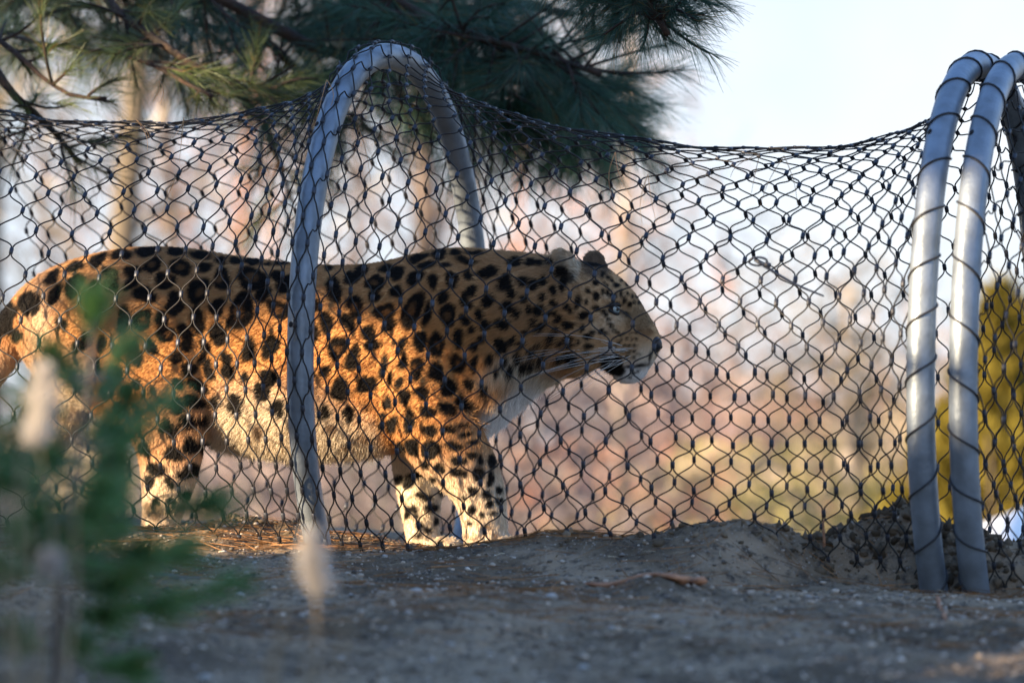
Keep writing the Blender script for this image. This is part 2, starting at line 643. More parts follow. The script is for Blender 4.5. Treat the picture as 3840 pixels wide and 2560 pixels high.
def build_net(name, label, c_lo, c_hi, bay0, bay1, rows=57):
    base = tun(bay0, -0.35, floor_z(bay0))
    e = thing(name, label, "wire net", base)
    tv = np.linspace(0.0, 1.0, rows)
    dz = NET_LEN / (rows - 1)
    fl = 0.29                                   # share of a row that is ferrule
    ss = np.array([0.0, 0.1, 0.23, 0.37, 0.5, 0.63, 0.77, 0.9]) * (1 - fl)
    half_cols = np.arange(int(c_lo * 2), int(c_hi * 2) + 1)
    jit = lambda a, b: (_hash(np.asarray(a, np.int64) + 500, np.asarray(b, np.int64), 77) - 0.5)
    for k_ in half_cols[:-1]:
        # cable k swings between ferrule columns k/2 (rows of its parity) and k/2 + 0.5
        C_, T_ = [], []
        for j in range(rows - 1):
            a = k_ if (j + k_) % 2 == 0 else k_ + 1
            b_ = k_ + 1 if a == k_ else k_
            side = 0.0
            for s_ in ss:
                u = s_ / (1 - fl)
                u = 0.5 * u * u * (3 - 2 * u) + 0.5 * u ** 3 * (u * (6 * u - 15) + 10)
                cc = (a + (b_ - a) * u) / 2.0
                C_.append(cc)
                T_.append((j + fl / 2 + s_) / (rows - 1))
            C_.append(b_ / 2.0)
            T_.append((j + 1 - fl / 2) / (rows - 1))
        C_, T_ = np.array(C_), np.array(T_)
        off = np.where(np.abs(C_ * 2 - k_) < 0.02, 0.0, 0.0)
        L_ = col_to_L(C_ / NCOL, bay0, bay1)
        P = net_point(L_, np.clip(T_, 0, 1))
        # two cables lie side by side in a ferrule
        ph = (C_ * 2 - k_)
        P = P + AX * (0.0016 * (1 - 2 * ph))[:, None]
        V_, F_ = tube(P, 0.00148, 6, cap=False)
        link("cable", mesh_np("cable", V_, F_), M_CABLE, e)
    # ferrules
    J, H_ = np.meshgrid(np.arange(1, rows - 1), half_cols, indexing='ij')
    J, H_ = J.ravel(), H_.ravel()
    ok = (J + H_) % 2 == 0
    J, H_ = J[ok], H_[ok]
    Lf = col_to_L(H_ / 2.0 / NCOL, bay0, bay1)
    tf = J / (rows - 1)
    P0 = net_point(Lf, tf)
    Pt = net_point(Lf, tf + 0.004) - net_point(Lf, tf - 0.004)
    Pl = net_point(Lf + 0.01, tf) - net_point(Lf - 0.01, tf)
    zx = unit(Pt)
    nx_ = unit(np.cross(Pl, zx))
    xx = unit(np.cross(zx, nx_))
    # every clamp sits a little skew
    ang = (RNG.random(len(J)) - 0.5) * 0.7
    ca, sa = np.cos(ang)[:, None], np.sin(ang)[:, None]
    x2 = xx * ca + nx_ * sa
    y2 = nx_ * ca - xx * sa
    X_, Y_ = to_px(P0)
    dist = np.linalg.norm(P0 - np.array([0, -DIST, CAM_Z]), axis=1)
    gz = ground_z(P0[:, 0], P0[:, 1], False)
    vis = (X_ > -20) & (X_ < 3860) & (Y_ > -20) & (Y_ < 2560) & (P0[:, 2] > gz)
    return e, P0, x2, y2, zx, np.where(vis, dist, dist + 100)


def place_ferrules(e, data, n_single):
    P0, x2, y2, zx, score = data
    order = np.argsort(score)
    single = order[:n_single]
    rest = order[n_single:]
    for i in single:
        o = bpy.data.objects.new("ferrule", FERR)
        COL.objects.link(o)
        o.parent = e
        o.matrix_parent_inverse = e.matrix_basis.inverted()
        R = Matrix((x2[i], y2[i], zx[i])).transposed().to_4x4()
        o.matrix_basis = Matrix.Translation(Vector(P0[i])) @ R
    V_ = P0[rest][:, None, :] + FERR_V[None, :, 0:1] * x2[rest][:, None, :] + FERR_V[None, :, 1:2] * y2[rest][:, None, :] + FERR_V[None, :, 2:3] * zx[rest][:, None, :]
    nv = len(FERR_V)
    q = np.array([list(p.vertices) for p in FERR.polygons if len(p.vertices) == 4])
    caps = np.array([list(p.vertices) for p in FERR.polygons if len(p.vertices) == 10])
    offs = (np.arange(len(rest)) * nv)[:, None, None]
    o = link("ferrules", mesh_np("ferrules", V_.reshape(-1, 3), [(q[None] + offs).reshape(-1, 4), (caps[None] + offs).reshape(-1, 10)]), M_FERR, e)
    o["kind"] = "stuff"


n1 = build_net("cable_net", "black steel cable net with clamped diamond cells, draped over the hoop around the leopard",
               -16.5, NCOL, 0.0, BAY)
n2 = build_net("cable_net", "black steel cable net of the next tunnel section, in front of the golden conifer",
               0, 14, BAY + 0.077, 2 * BAY + 0.077)
place_ferrules(n1[0], n1[1:], 235)
place_ferrules(n2[0], n2[1:], 60)

# ------------------------------------------------------------------ leopard
YAW = math.radians(14)
BO = np.array([-0.274, 0.10])
BA = np.array([math.cos(YAW), -math.sin(YAW)])
BN = np.array([math.sin(YAW), math.cos(YAW)])
HYAW = math.radians(19)


def body_pt(X, Y, w=0.0, yaw=None, org=None):
    """photo pixel -> point on the upright plane w metres off the animal's midline (w < 0: camera side)"""
    a, n, o = BA, BN, BO
    if yaw is not None:
        a, n, o = np.array([math.cos(yaw), -math.sin(yaw)]), np.array([math.sin(yaw), math.cos(yaw)]), org
    p = o + w * n
    u = (X - 1920.0) * K
    s = (u * (p[1] + DIST) - p[0]) / (a[0] - u * a[1])
    q = p + s * a
    d = q[1] + DIST
    return np.array([q[0], q[1], CAM_Z - (Y - HORIZON) * K * d])


HO = body_pt(2060, 1150)[:2]


def head_pt(X, Y, w=0.0):
    return body_pt(X, Y, w, HYAW, HO)


body = MB()


def loft_rings(rings):
    """rings: (m, n, 3)"""
    R = np.asarray(rings)
    m, n = R.shape[:2]
    V_ = R.reshape(-1, 3)
    i = np.arange(m - 1)[:, None] * n
    j = np.arange(n)[None, :]
    F_ = np.stack([i + j, i + (j + 1) % n, i + n + (j + 1) % n, i + n + j], -1).reshape(-1, 4)
    k0 = len(V_)
    V_ = np.vstack([V_, R[0].mean(0), R[-1].mean(0)])
    jj_ = np.arange(n)
    caps = np.vstack([np.stack([np.full(n, k0), (jj_ + 1) % n, jj_], -1), np.stack([np.full(n, k0 + 1), (m - 1) * n + jj_, (m - 1) * n + (jj_ + 1) % n], -1)])
    return V_, [F_, caps]


def resample(T, n):
    T = np.asarray(T, float)
    s = np.concatenate([[0], np.cumsum(np.hypot(np.diff(T[:, 0]), np.diff(T[:, 1])))])
    t = np.linspace(0, s[-1], n)
    R = np.stack([np.interp(t, s, T[:, i]) for i in range(T.shape[1])], -1)
    for _ in range(3):
        R[1:-1] = (R[:-2] + 2 * R[1:-1] + R[2:]) / 4
    return R


TH = np.linspace(0, 2 * np.pi, 28, endpoint=False)


def trunk_loft(table, n, fn, lat_dir, ex=0.85, wide_low=0.06):
    rows_ = resample(table, n)
    rings = []
    for X, top, bot, hw in rows_:
        pt, pb = fn(X, top), fn(X, bot)
        c_, h = (pt + pb) / 2, (pt[2] - pb[2]) / 2
        ca, sa = np.cos(TH), np.sin(TH)
        la = np.sign(ca) * np.abs(ca) ** ex * hw * (1 - wide_low * sa)
        zz = np.sign(sa) * np.abs(sa) ** ex * h
        rings.append(c_ + la[:, None] * np.array([lat_dir[0], lat_dir[1], 0]) + zz[:, None] * np.array([0, 0, 1.0]))
    body.add(*loft_rings(rings))


Q = 3840 / 2352.0
torso = [(30, 690, 770, .035), (60, 655, 820, .06), (100, 626, 880, .085), (160, 600, 925, .105), (230, 580, 955, .118), (300, 569, 980, .122), (380, 566, 1000, .12),
         (460, 574, 1015, .118), (540, 589, 1032, .122), (620, 599, 1048, .13), (700, 607, 1056, .135), (780, 611, 1052, .135), (860, 607, 1044, .13),
         (930, 591, 1034, .125), (1000, 571, 1015, .118), (1060, 569, 1012, .112), (1110, 575, 1000, .104), (1150, 578, 968, .10), (1190, 581, 926, .098), (1240, 586, 884, .092), (1290, 592, 862, .085)]
trunk_loft([(x * Q, a * Q, b_ * Q, h) for x, a, b_, h in torso], 60, body_pt, BN)
head_t = [(1262, 600, 850, .07), (1300, 596, 846, .084), (1340, 600, 840, .090), (1380, 606, 842, .086), (1410, 618, 856, .074), (1440, 643, 868, .058), (1462, 668, 872, .050),
          (1482, 704, 864, .043), (1498, 730, 842, .036), (1510, 752, 820, .027), (1517, 772, 800, .014)]
HN = np.array([math.sin(HYAW), math.cos(HYAW)])
# seen a little from the front, the far cheek stands out beyond the midline: pull the midline back by that much
trunk_loft([((x * Q - (x > 1400) * h * math.sin(HYAW) / (K * 7.85) * 0.42), a * Q, b_ * Q, h) for x, a, b_, h in head_t], 46, head_pt, HN, ex=0.92, wide_low=0.0)


def limb(table, n=22):
    """rows: X, Y, half width (px), lateral centre, lateral radius"""
    R = resample(table, n)
    C_ = np.array([body_pt(X, Y, w) for X, Y, hw, w, r in R])
    r1 = R[:, 2] * K * (C_[:, 1] + DIST)
    r2 = R[:, 4]
    T = unit(np.gradient(C_, axis=0))
    Ld = np.array([BN[0], BN[1], 0])
    rings = []
    for i in range(n):
        u = unit(np.cross(T[i], Ld))
        v = unit(Ld - T[i] * (Ld @ T[i]))
        rings.append(C_[i] + r1[i] * np.cos(TH)[:, None] * u + r2[i] * np.sin(TH)[:, None] * v)
    body.add(*loft_rings(rings))


def blob(c_, rx, ry, rz, lat=BN, tilt=0.0, n=14):
    """ellipsoid: rx along the animal, ry across, rz up"""
    u = np.linspace(0.02, np.pi - 0.02, n)
    ax_ = np.array([lat[1], -lat[0], 0])
    la = np.array([lat[0], lat[1], 0])
    up = np.array([0, 0, 1.0])
    a2 = ax_ * math.cos(tilt) + up * math.sin(tilt)
    u2 = up * math.cos(tilt) - ax_ * math.sin(tilt)
    rings = [c_ + rz * math.cos(t) * u2 + math.sin(t) * (rx * np.cos(TH)[:, None] * a2 - ry * np.sin(TH)[:, None] * la) for t in u]
    body.add(*loft_rings(rings))


# near foreleg, far foreleg, near hind leg, far hind leg, tail
limb([(1600, 1200, 140, -.075, .045), (1560, 1330, 170, -.088, .052), (1560, 1480, 150, -.092, .055), (1610, 1590, 145, -.092, .055), (1695, 1690, 146, -.09, .052), (1778, 1790, 108, -.088, .048),
      (1812, 1880, 88, -.085, .043), (1818, 1960, 80, -.083, .040), (1822, 2020, 80, -.083, .042), (1824, 2060, 80, -.083, .042)])
blob(body_pt(1865, 2050, -.083), .052, .042, .024)
limb([(1560, 1450, 120, .085, .05), (1560, 1600, 100, .09, .05), (1566, 1700, 100, .09, .046), (1572, 1800, 92, .088, .042), (1576, 1880, 78, .086, .038),
      (1580, 1950, 64, .085, .036), (1584, 2010, 58, .085, .036), (1592, 2050, 60, .085, .036)])
blob(body_pt(1645, 2052, .085), .050, .040, .022)
limb([(520, 1080, 150, -.06, .05), (520, 1200, 230, -.085, .055), (560, 1350, 235, -.098, .06), (600, 1480, 195, -.1, .058), (632, 1590, 158, -.098, .052), (642, 1690, 126, -.096, .046),
      (635, 1790, 106, -.094, .042), (618, 1870, 88, -.092, .038), (602, 1935, 66, -.09, .034), (596, 1985, 62, -.09, .034), (600, 2030, 64, -.09, .036)])
blob(body_pt(660, 2030, -.09), .062, .044, .026)
limb([(400, 1150, 180, .07, .05), (320, 1320, 180, .09, .055), (240, 1480, 140, .092, .05), (170, 1620, 105, .09, .045), (100, 1760, 80, .09, .036), (55, 1860, 62, .09, .03),
      (60, 1930, 58, .09, .03), (80, 1985, 60, .09, .034)])
blob(body_pt(130, 1995, .09), .058, .042, .024)
limb([(190, 1110, 70, 0, .05), (110, 1170, 85, 0, .05), (35, 1270, 82, 0, .046), (-50, 1400, 66, .01, .038), (-140, 1540, 56, .02, .034), (-260, 1620, 52, .03, .032), (-370, 1760, 50, .03, .032),
      (-500, 1840, 50, .03, .032), (-650, 1850, 48, .03, .031), (-780, 1810, 44, .03, .029), (-850, 1780, 30, .03, .02)], 34)
# shoulder blade, cheeks, brow, muzzle pads, chin, ears
blob(body_pt(1640, 1225, -.078), .12, .05, .125)
blob(head_pt(2150, 1265, -.045), .075, .045, .075, HN)
blob(head_pt(2150, 1265, .045), .075, .045, .075, HN)
blob(head_pt(2312, 1118, -.032), .036, .022, .026, HN, -0.5)
blob(head_pt(2300, 1118, .028), .032, .022, .026, HN, -0.5)
blob(head_pt(2385, 1318, -.018), .038, .024, .033, HN, -0.15)
blob(head_pt(2380, 1318, .018), .038, .024, .033, HN, -0.15)
blob(head_pt(2362, 1392, 0.0), .036, .022, .024, HN, 0.15)
for w, X, Y, r in ((-.062, 2120, 1022, .025), (.062, 2232, 1018, .023)):
    c_ = head_pt(X, Y, w)
    # a cupped ear: a flattened shell with the opening turned forwards and outwards
    u = np.linspace(0.03, np.pi - 0.03, 14)
    sgn = -1 if w < 0 else 1
    ax_ = np.array([HN[1], -HN[0], 0])
    la = np.array([HN[0], HN[1], 0])
    wide = unit(ax_ * 0.92 + la * (0.38 if w < 0 else 0.15))
    thin = unit(np.cross(wide, [0, 0, 1.0]))
    up = unit(np.array([0, 0, 1.0]) + la * sgn * 0.15 - ax_ * 0.15)
    rings = []
    for t in u:
        k_ = math.sin(t) ** 0.8
        off = thin * (-0.010 * math.cos(t) ** 2)
        rings.append(c_ + off + (0.050 if w < 0 else 0.046) * math.cos(t) * up + k_ * (r * 1.25 * np.cos(TH)[:, None] * wide + 0.0088 * np.sin(TH)[:, None] * thin))
    body.add(*loft_rings(rings))

tmp = bpy.data.objects.new("tmp", body.mesh("tmp"))
COL.objects.link(tmp)
md = tmp.modifiers.new("r", 'REMESH')
md.mode, md.voxel_size = 'VOXEL', 0.0052
md2 = tmp.modifiers.new("s", 'SMOOTH')
md2.factor, md2.iterations = 0.5, 7
dg = bpy.context.evaluated_depsgraph_get()
bm_ = bpy.data.meshes.new_from_object(tmp.evaluated_get(dg))
bpy.data.objects.remove(tmp)
nv = len(bm_.vertices)
BV = np.empty(nv * 3, np.float32)
bm_.vertices.foreach_get("co", BV)
BV = BV.reshape(-1, 3).astype(float)
bm_.calc_loop_triangles()
BT = np.empty(len(bm_.loop_triangles) * 3, np.int32)
bm_.loop_triangles.foreach_get("vertices", BT)
BT = BT.reshape(-1, 3)
fn_ = np.cross(BV[BT[:, 1]] - BV[BT[:, 0]], BV[BT[:, 2]] - BV[BT[:, 0]])
farea = np.linalg.norm(fn_, axis=1) / 2
BNRM = np.zeros_like(BV)
for i in range(3):
    np.add.at(BNRM, BT[:, i], fn_)
BNRM = unit(BNRM)
bvh = BVHTree.FromPolygons([tuple(v) for v in BV], [tuple(int(i) for i in t) for t in BT])
EYE0 = np.array([0, -DIST, CAM_Z])


def on_body(X, Y):
    dr = unit(PX(X, Y, 8.0) - EYE0)
    h = bvh.ray_cast(Vector(EYE0), Vector(dr))
    return (np.array(h[0]), np.array(h[1])) if h[0] is not None else (None, None)


# the coat: each rosette or dark fold line sits at a point of the skin; (x, y, rx, ry, turn, ring) read off enlarged tiles of the photograph
TILES = {
 1: (0, 900, .5, [(45, 640, 65, 75, 30), (120, 720, 38, 55, 30), (200, 480, 62, 100, 20), (270, 500, 26, 85, 15), (390, 280, 72, 45, -35), (410, 410, 42, 78, 25), (430, 640, 18, 50, 0),
   (480, 640, 22, 55, 0), (560, 200, 70, 38, -15), (560, 145, 70, 20, -20), (730, 150, 70, 52, -30), (550, 350, 65, 88, 10), (700, 410, 58, 82, 10), (820, 245, 58, 42, 0), (832, 335, 50, 62, 0),
   (900, 100, 70, 48, 0), (985, 235, 60, 52, 10), (980, 325, 66, 42, -25), (920, 600, 48, 95, 0), (1010, 850, 55, 82, -15), (1130, 810, 46, 48, 0), (880, 830, 42, 48, 0), (700, 560, 50, 60, 0),
   (640, 760, 55, 60, 0), (760, 780, 40, 60, 10), (560, 800, 30, 50, 10), (700, 950, 55, 60, 20), (860, 1000, 50, 60, 0), (640, 1120, 45, 60, 0), (800, 1150, 55, 55, 0), (940, 1130, 45, 40, 0), (700, 1300, 40, 45, 0), (900, 1280, 50, 50, 0), (1010, 1080, 35, 40, 0)]),
 2: (500, 900, .5, [(80, 410, 80, 62, 20), (100, 82, 88, 42, 0), (135, 190, 68, 55, 0, 1), (310, 82, 72, 36, 5), (500, 112, 85, 28, 8), (345, 205, 76, 62, 10, 1), (240, 305, 68, 64, 0, 1), (485, 380, 68, 100, 15, 1), (305, 480, 62, 88, -20),
   (530, 205, 58, 38, -10), (650, 155, 48, 28, 0), (765, 155, 45, 34, 0), (890, 155, 55, 36, 0), (1000, 180, 25, 14, 0), (1110, 170, 60, 28, 0), (1220, 190, 40, 28, 0), (660, 290, 66, 74, 0, 1),
   (890, 292, 108, 84, 0, 1), (1080, 270, 48, 46, 0), (1160, 335, 76, 78, 10), (970, 410, 60, 52, -30), (630, 500, 52, 68, 20), (805, 540, 90, 130, 15, 1), (1090, 520, 95, 62, 10, 1),
   (210, 590, 44, 68, 0), (240, 705, 60, 66, 0, 1), (60, 600, 58, 80, 5, 1), (480, 595, 52, 105, -15), (385, 705, 50, 82, -20), (635, 705, 65, 80, 0), (530, 800, 36, 56, -20), (390, 795, 40, 46, -20),
   (320, 880, 42, 48, -20), (510, 885, 32, 46, 10), (420, 970, 60, 52, 20), (560, 975, 38, 78, -10), (692, 890, 38, 55, -10), (705, 985, 46, 68, -10), (860, 830, 48, 92, 10), (1025, 800, 58, 88, 15), (830, 1030, 34, 28, -30),
   (1010, 1040, 70, 58, -20), (960, 1135, 62, 62, 0), (480, 1095, 80, 42, 25), (440, 1215, 74, 52, 10), (320, 1240, 48, 62, -20), (600, 1220, 40, 42, 0), (760, 1235, 58, 74, -20), (1075, 1265, 48, 54, 0),
   (1190, 1380, 32, 58, 0), (400, 1370, 64, 52, 10), (520, 1370, 42, 46, 0), (240, 1390, 54, 48, 0), (290, 1440, 44, 48, 0), (940, 1440, 48, 42, 20, 2), (330, 1080, 48, 42, 10), (1200, 900, 20, 40, 0), (1320, 700, 60, 90, 10), (1330, 500, 60, 70, 0), (1300, 330, 60, 80, 0, 1), (1300, 1000, 50, 60, 0)]),
 3: (1150, 900, .5, [(160, 210, 32, 20, 0), (200, 375, 50, 110, -10), (330, 285, 48, 62, 0), (405, 230, 48, 46, -20), (510, 330, 66, 58, 15, 1), (505, 425, 48, 36, 0), (355, 490, 60, 74, 0, 1), (310, 615, 58, 58, 20),
   (140, 620, 44, 90, 0), (585, 535, 72, 62, 0, 1), (610, 640, 54, 46, -15), (670, 248, 64, 46, -25), (590, 215, 60, 26, -20), (830, 135, 75, 33, -20), (890, 187, 70, 26, -15), (670, 387, 44, 48, 10),
   (810, 280, 75, 46, -25), (985, 105, 50, 36, -5), (1110, 95, 42, 26, 0), (1190, 150, 75, 22, 5), (1250, 92, 60, 18, 0), (1030, 182, 38, 18, 0), (940, 312, 33, 58, -15), (790, 530, 66, 130, 20, 1),
   (900, 560, 33, 88, 10), (1085, 292, 46, 60, 10, 1), (1205, 262, 28, 44, 0), (1020, 430, 33, 62, 15), (1230, 380, 34, 44, 0), (1175, 442, 33, 46, 0), (1210, 492, 33, 20, 0), (1055, 565, 62, 72, 10, 1),
   (1180, 595, 30, 44, -15), (1350, 242, 64, 44, -20), (1480, 320, 48, 74, 0), (1350, 460, 48, 52, 0), (1500, 500, 48, 42, 0), (1280, 560, 28, 38, 0), (1330, 640, 38, 38, 20), (1460, 630, 48, 42, 0),
   (1230, 672, 23, 28, 0), (1140, 740, 33, 74, 0), (1245, 800, 37, 31, 15), (1300, 750, 34, 28, 30), (1450, 800, 48, 58, 0), (460, 700, 48, 64, 10), (485, 790, 52, 50, 0), (225, 812, 60, 90, 20, 1),
   (345, 880, 48, 90, 10), (575, 950, 33, 78, 15), (710, 790, 26, 58, 25), (650, 770, 15, 30, 20), (850, 760, 50, 78, 0), (970, 790, 50, 88, -10, 1), (720, 920, 28, 58, 0), (820, 960, 52, 70, 0, 1), (970, 992, 60, 64, 0),
   (1130, 920, 56, 62, 0, 1), (1250, 942, 23, 68, 0), (1365, 900, 26, 38, 0), (690, 1075, 46, 27, -40), (620, 1040, 22, 46, 10), (1060, 1105, 60, 56, 0), (1210, 1090, 36, 48, -10), (1320, 1150, 25, 42, 0),
   (440, 1080, 60, 68, 0), (130, 990, 38, 48, 0), (245, 1120, 62, 80, 0), (730, 1180, 44, 54, 0), (860, 1150, 54, 46, 0), (605, 1225, 31, 54, 0), (567, 1320, 17, 28, 0), (640, 1385, 40, 62, 0), (770, 1355, 44, 84, 0),
   (900, 1290, 66, 38, 30), (1055, 1270, 76, 42, 25), (1170, 1230, 60, 38, 35), (920, 1430, 48, 48, 0), (1060, 1420, 48, 32, 5), (1180, 1390, 46, 14, 0), (310, 1305, 44, 54, 0), (130, 1290, 38, 46, 0),
   (440, 1250, 36, 36, 0, 2), (170, 1420, 38, 38, 0, 2), (430, 1490, 60, 30, 20, 2), (300, 1540, 50, 20, 0, 2)]),
 4: (1750, 900, .5, [(350, 165, 50, 38, 0), (465, 170, 44, 28, 0), (530, 170, 30, 23, 0), (610, 165, 34, 23, 0), (410, 310, 36, 44, 0), (490, 335, 36, 48, 0), (565, 310, 28, 44, 0), (420, 440, 28, 26, 0),
   (360, 550, 33, 38, 0), (460, 520, 23, 38, 0), (530, 530, 33, 48, 20), (530, 670, 33, 28, 0), (430, 690, 18, 18, 0), (620, 745, 23, 44, 10), (580, 855, 17, 21, 0), (370, 900, 28, 54, 0), (420, 960, 23, 48, 15),
   (280, 930, 18, 44, 0), (400, 790, 28, 28, 0), (330, 760, 26, 34, 10), (480, 620, 26, 30, 0), (470, 860, 26, 36, 10), (520, 800, 20, 26, 0), (560, 640, 22, 24, 0), (600, 560, 20, 26, 10), (330, 400, 34, 36, 0), (560, 430, 26, 30, 0), (640, 380, 24, 34, 0), (640, 480, 22, 26, 0), (470, 960, 22, 44, 10), (320, 1000, 22, 50, 5), (220, 1000, 18, 36, 0), (540, 920, 22, 36, 10), (660, 680, 20, 24, 0), (690, 780, 18, 26, 0), (680, 900, 22, 26, 0), (700, 235, 44, 40, 0), (715, 330, 30, 60, 0), (680, 595, 35, 21, -35), (755, 640, 48, 23, -12), (650, 550, 24, 16, 0), (770, 530, 14, 21, 0), (825, 470, 19, 50, 12),
   (740, 500, 20, 20, 0), (895, 465, 13, 16, 0), (965, 420, 25, 26, 0), (970, 512, 26, 19, 0), (905, 380, 15, 19, 0), (965, 320, 19, 23, 10), (1025, 535, 13, 16, 0), (875, 562, 46, 24, -10), (935, 608, 15, 11, 0), (860, 660, 18, 28, 30),
   (905, 720, 30, 21, -15), (940, 690, 19, 15, 0), (750, 745, 28, 26, 0), (755, 790, 28, 22, 0), (830, 765, 17, 16, 0), (915, 795, 38, 17, 0), (900, 845, 25, 11, 0), (765, 880, 50, 40, 0), (800, 932, 50, 14, -10),
   (945, 908, 16, 8, 0), (1005, 685, 19, 19, 20), (1040, 700, 15, 11, 0), (1080, 640, 21, 15, 25), (1060, 597, 13, 12, 0), (1045, 560, 13, 17, 0), (1105, 675, 14, 9, 0), (1020, 255, 14, 21, 0), (1060, 280, 19, 11, 25),
   (1085, 300, 14, 10, 20), (1120, 335, 21, 19, 0), (1030, 320, 8, 8, 0), (1050, 335, 7, 7, 0), (1020, 385, 13, 21, 0), (1055, 390, 15, 21, 0), (1085, 415, 17, 15, 0), (1112, 422, 13, 17, 30), (1155, 400, 11, 34, 0),
   (1180, 450, 14, 24, 0), (1220, 480, 16, 18, 0), (1240, 420, 10, 12, 0), (1205, 400, 10, 12, 0), (1200, 330, 12, 13, 0), (1240, 365, 11, 15, 0), (1275, 420, 11, 15, 0), (1292, 465, 10, 13, 0), (1252, 462, 10, 11, 0), (1160, 300, 12, 11, 20), (1130, 262, 15, 9, 20), (1265, 520, 22, 14, 0, 2), (1300, 600, 70, 70, 0, 2), (1150, 715, 9, 7, 0), (1180, 700, 8, 7, 0), (1230, 700, 9, 7, 0), (1160, 745, 9, 7, 0), (1270, 740, 9, 7, 0), (1260, 790, 10, 7, 0), (1290, 860, 10, 6, 0), (1130, 690, 10, 8, 0), (1250, 1000, 9, 8, 0), (1285, 985, 8, 7, 0), (1225, 1030, 8, 7, 0), (950, 180, 70, 16, 8), (1140, 770, 10, 6, 0), (1185, 790, 10, 7, 0), (1220, 790, 10, 8, 0), (1110, 800, 12, 8, 0), (1165, 830, 14, 7, 0), (1215, 840, 14, 7, 0),
   (1255, 835, 10, 7, 0), (1200, 740, 10, 8, 0), (1240, 745, 8, 7, 0), (1275, 695, 12, 8, 0), (1200, 875, 10, 6, 0), (1250, 880, 10, 6, 0), (1095, 935, 88, 62, 25), (1060, 890, 50, 30, 10),
   (1185, 552, 38, 13, 25), (1065, 492, 22, 9, 10), (1110, 478, 48, 9, 12), (1110, 545, 42, 7, 12), (1300, 940, 55, 8, -12), (1372, 880, 7, 40, 8), (1230, 950, 40, 9, 5), (1230, 620, 30, 50, 20, 2), (1340, 690, 60, 30, 20, 2)]),
 5: (400, 1400, .5, [(630, 548, 60, 52, 0), (725, 562, 28, 44, 0), (280, 570, 48, 62, -20), (500, 605, 66, 48, 15), (375, 725, 66, 46, 20), (620, 745, 80, 48, -10), (320, 812, 48, 42, -20), (465, 825, 31, 44, -20),
   (375, 960, 27, 28, 0), (350, 1030, 52, 70, -15, 2), (590, 920, 38, 38, 0), (480, 960, 33, 28, 0)]),
 6: (1150, 1300, .5, [(790, 752, 54, 60, -30), (930, 772, 72, 68, 35), (1110, 745, 66, 27, 5), (1245, 715, 38, 18, -15), (1195, 660, 38, 18, -15), (1140, 855, 60, 33, 10), (1240, 820, 38, 22, 20), (1300, 850, 22, 36, 0),
   (890, 890, 33, 26, 0), (1000, 915, 44, 36, 0), (1140, 940, 60, 38, 10), (1290, 960, 36, 58, -10), (1390, 870, 28, 54, -15), (1380, 985, 28, 54, 0), (1460, 960, 14, 28, 0), (1250, 1090, 42, 28, 20), (1350, 1110, 33, 33, 0),
   (1440, 1080, 23, 28, 0), (1440, 1160, 23, 26, 0), (1500, 1175, 14, 20, 0), (1370, 1180, 28, 28, 0), (1240, 1230, 33, 26, 0), (1315, 1265, 21, 17, 0), (1180, 1135, 19, 14, 0), (1225, 1325, 19, 17, 0), (1345, 1360, 33, 18, 0, 2),
   (1400, 1250, 28, 14, 0), (1200, 1420, 17, 14, 0, 2), (1250, 1440, 23, 11, 0, 2), (1410, 1420, 19, 19, 0, 2), (710, 760, 30, 50, -30), (560, 600, 20, 40, 0), (690, 1000, 28, 38, 0), (770, 1010, 54, 48, -30), (850, 960, 38, 28, 0),
   (945, 1000, 28, 18, 0), (880, 1120, 54, 27, 10), (1010, 1090, 22, 38, 0), (1020, 1160, 18, 28, 0), (935, 1215, 48, 33, 10), (790, 1225, 44, 28, 20), (755, 1262, 22, 26, 0), (820, 1275, 21, 18, 0), (850, 1340, 31, 22, 0),
   (910, 1380, 23, 18, 0), (835, 1420, 21, 16, 0), (970, 1310, 16, 32, 0), (1000, 1470, 22, 13, 0)]),
}
LAT3 = np.array([BN[0], BN[1], 0])
BO3 = np.array([BO[0], BO[1], 0])
spots = []
for tx, ty, sc, lst in TILES.values():
    for sp in lst:
        X, Y = tx + sp[0] * sc, ty + sp[1] * sc
        p, _n = on_body(X, Y)
        if p is None:
            continue
        m = K * (p[1] + DIST) * sc
        grow = 1.12 if X > 2050 else 1.08
        spots.append((p, sp[2] * m * grow + 0.001, sp[3] * m * grow + 0.001, math.radians(sp[4]), sp[5] if len(sp) > 5 else 0, len(spots)))
# unseen places (far side of neck and rump, tail, chest) carry spots too
for i in range(60):
    t = i / 60.0
    X, Y = -850 + 900 * t, np.interp(-850 + 900 * t, [-850, -650, -500, -370, -260, -170, -80, 10, 90], [1780, 1850, 1840, 1760, 1620, 1450, 1300, 1190, 1110]) + (18 if i % 2 else -25)
    spots.append((body_pt(X, Y, -0.03), .022, .018, 0.3 * i, 0, 400 + i))


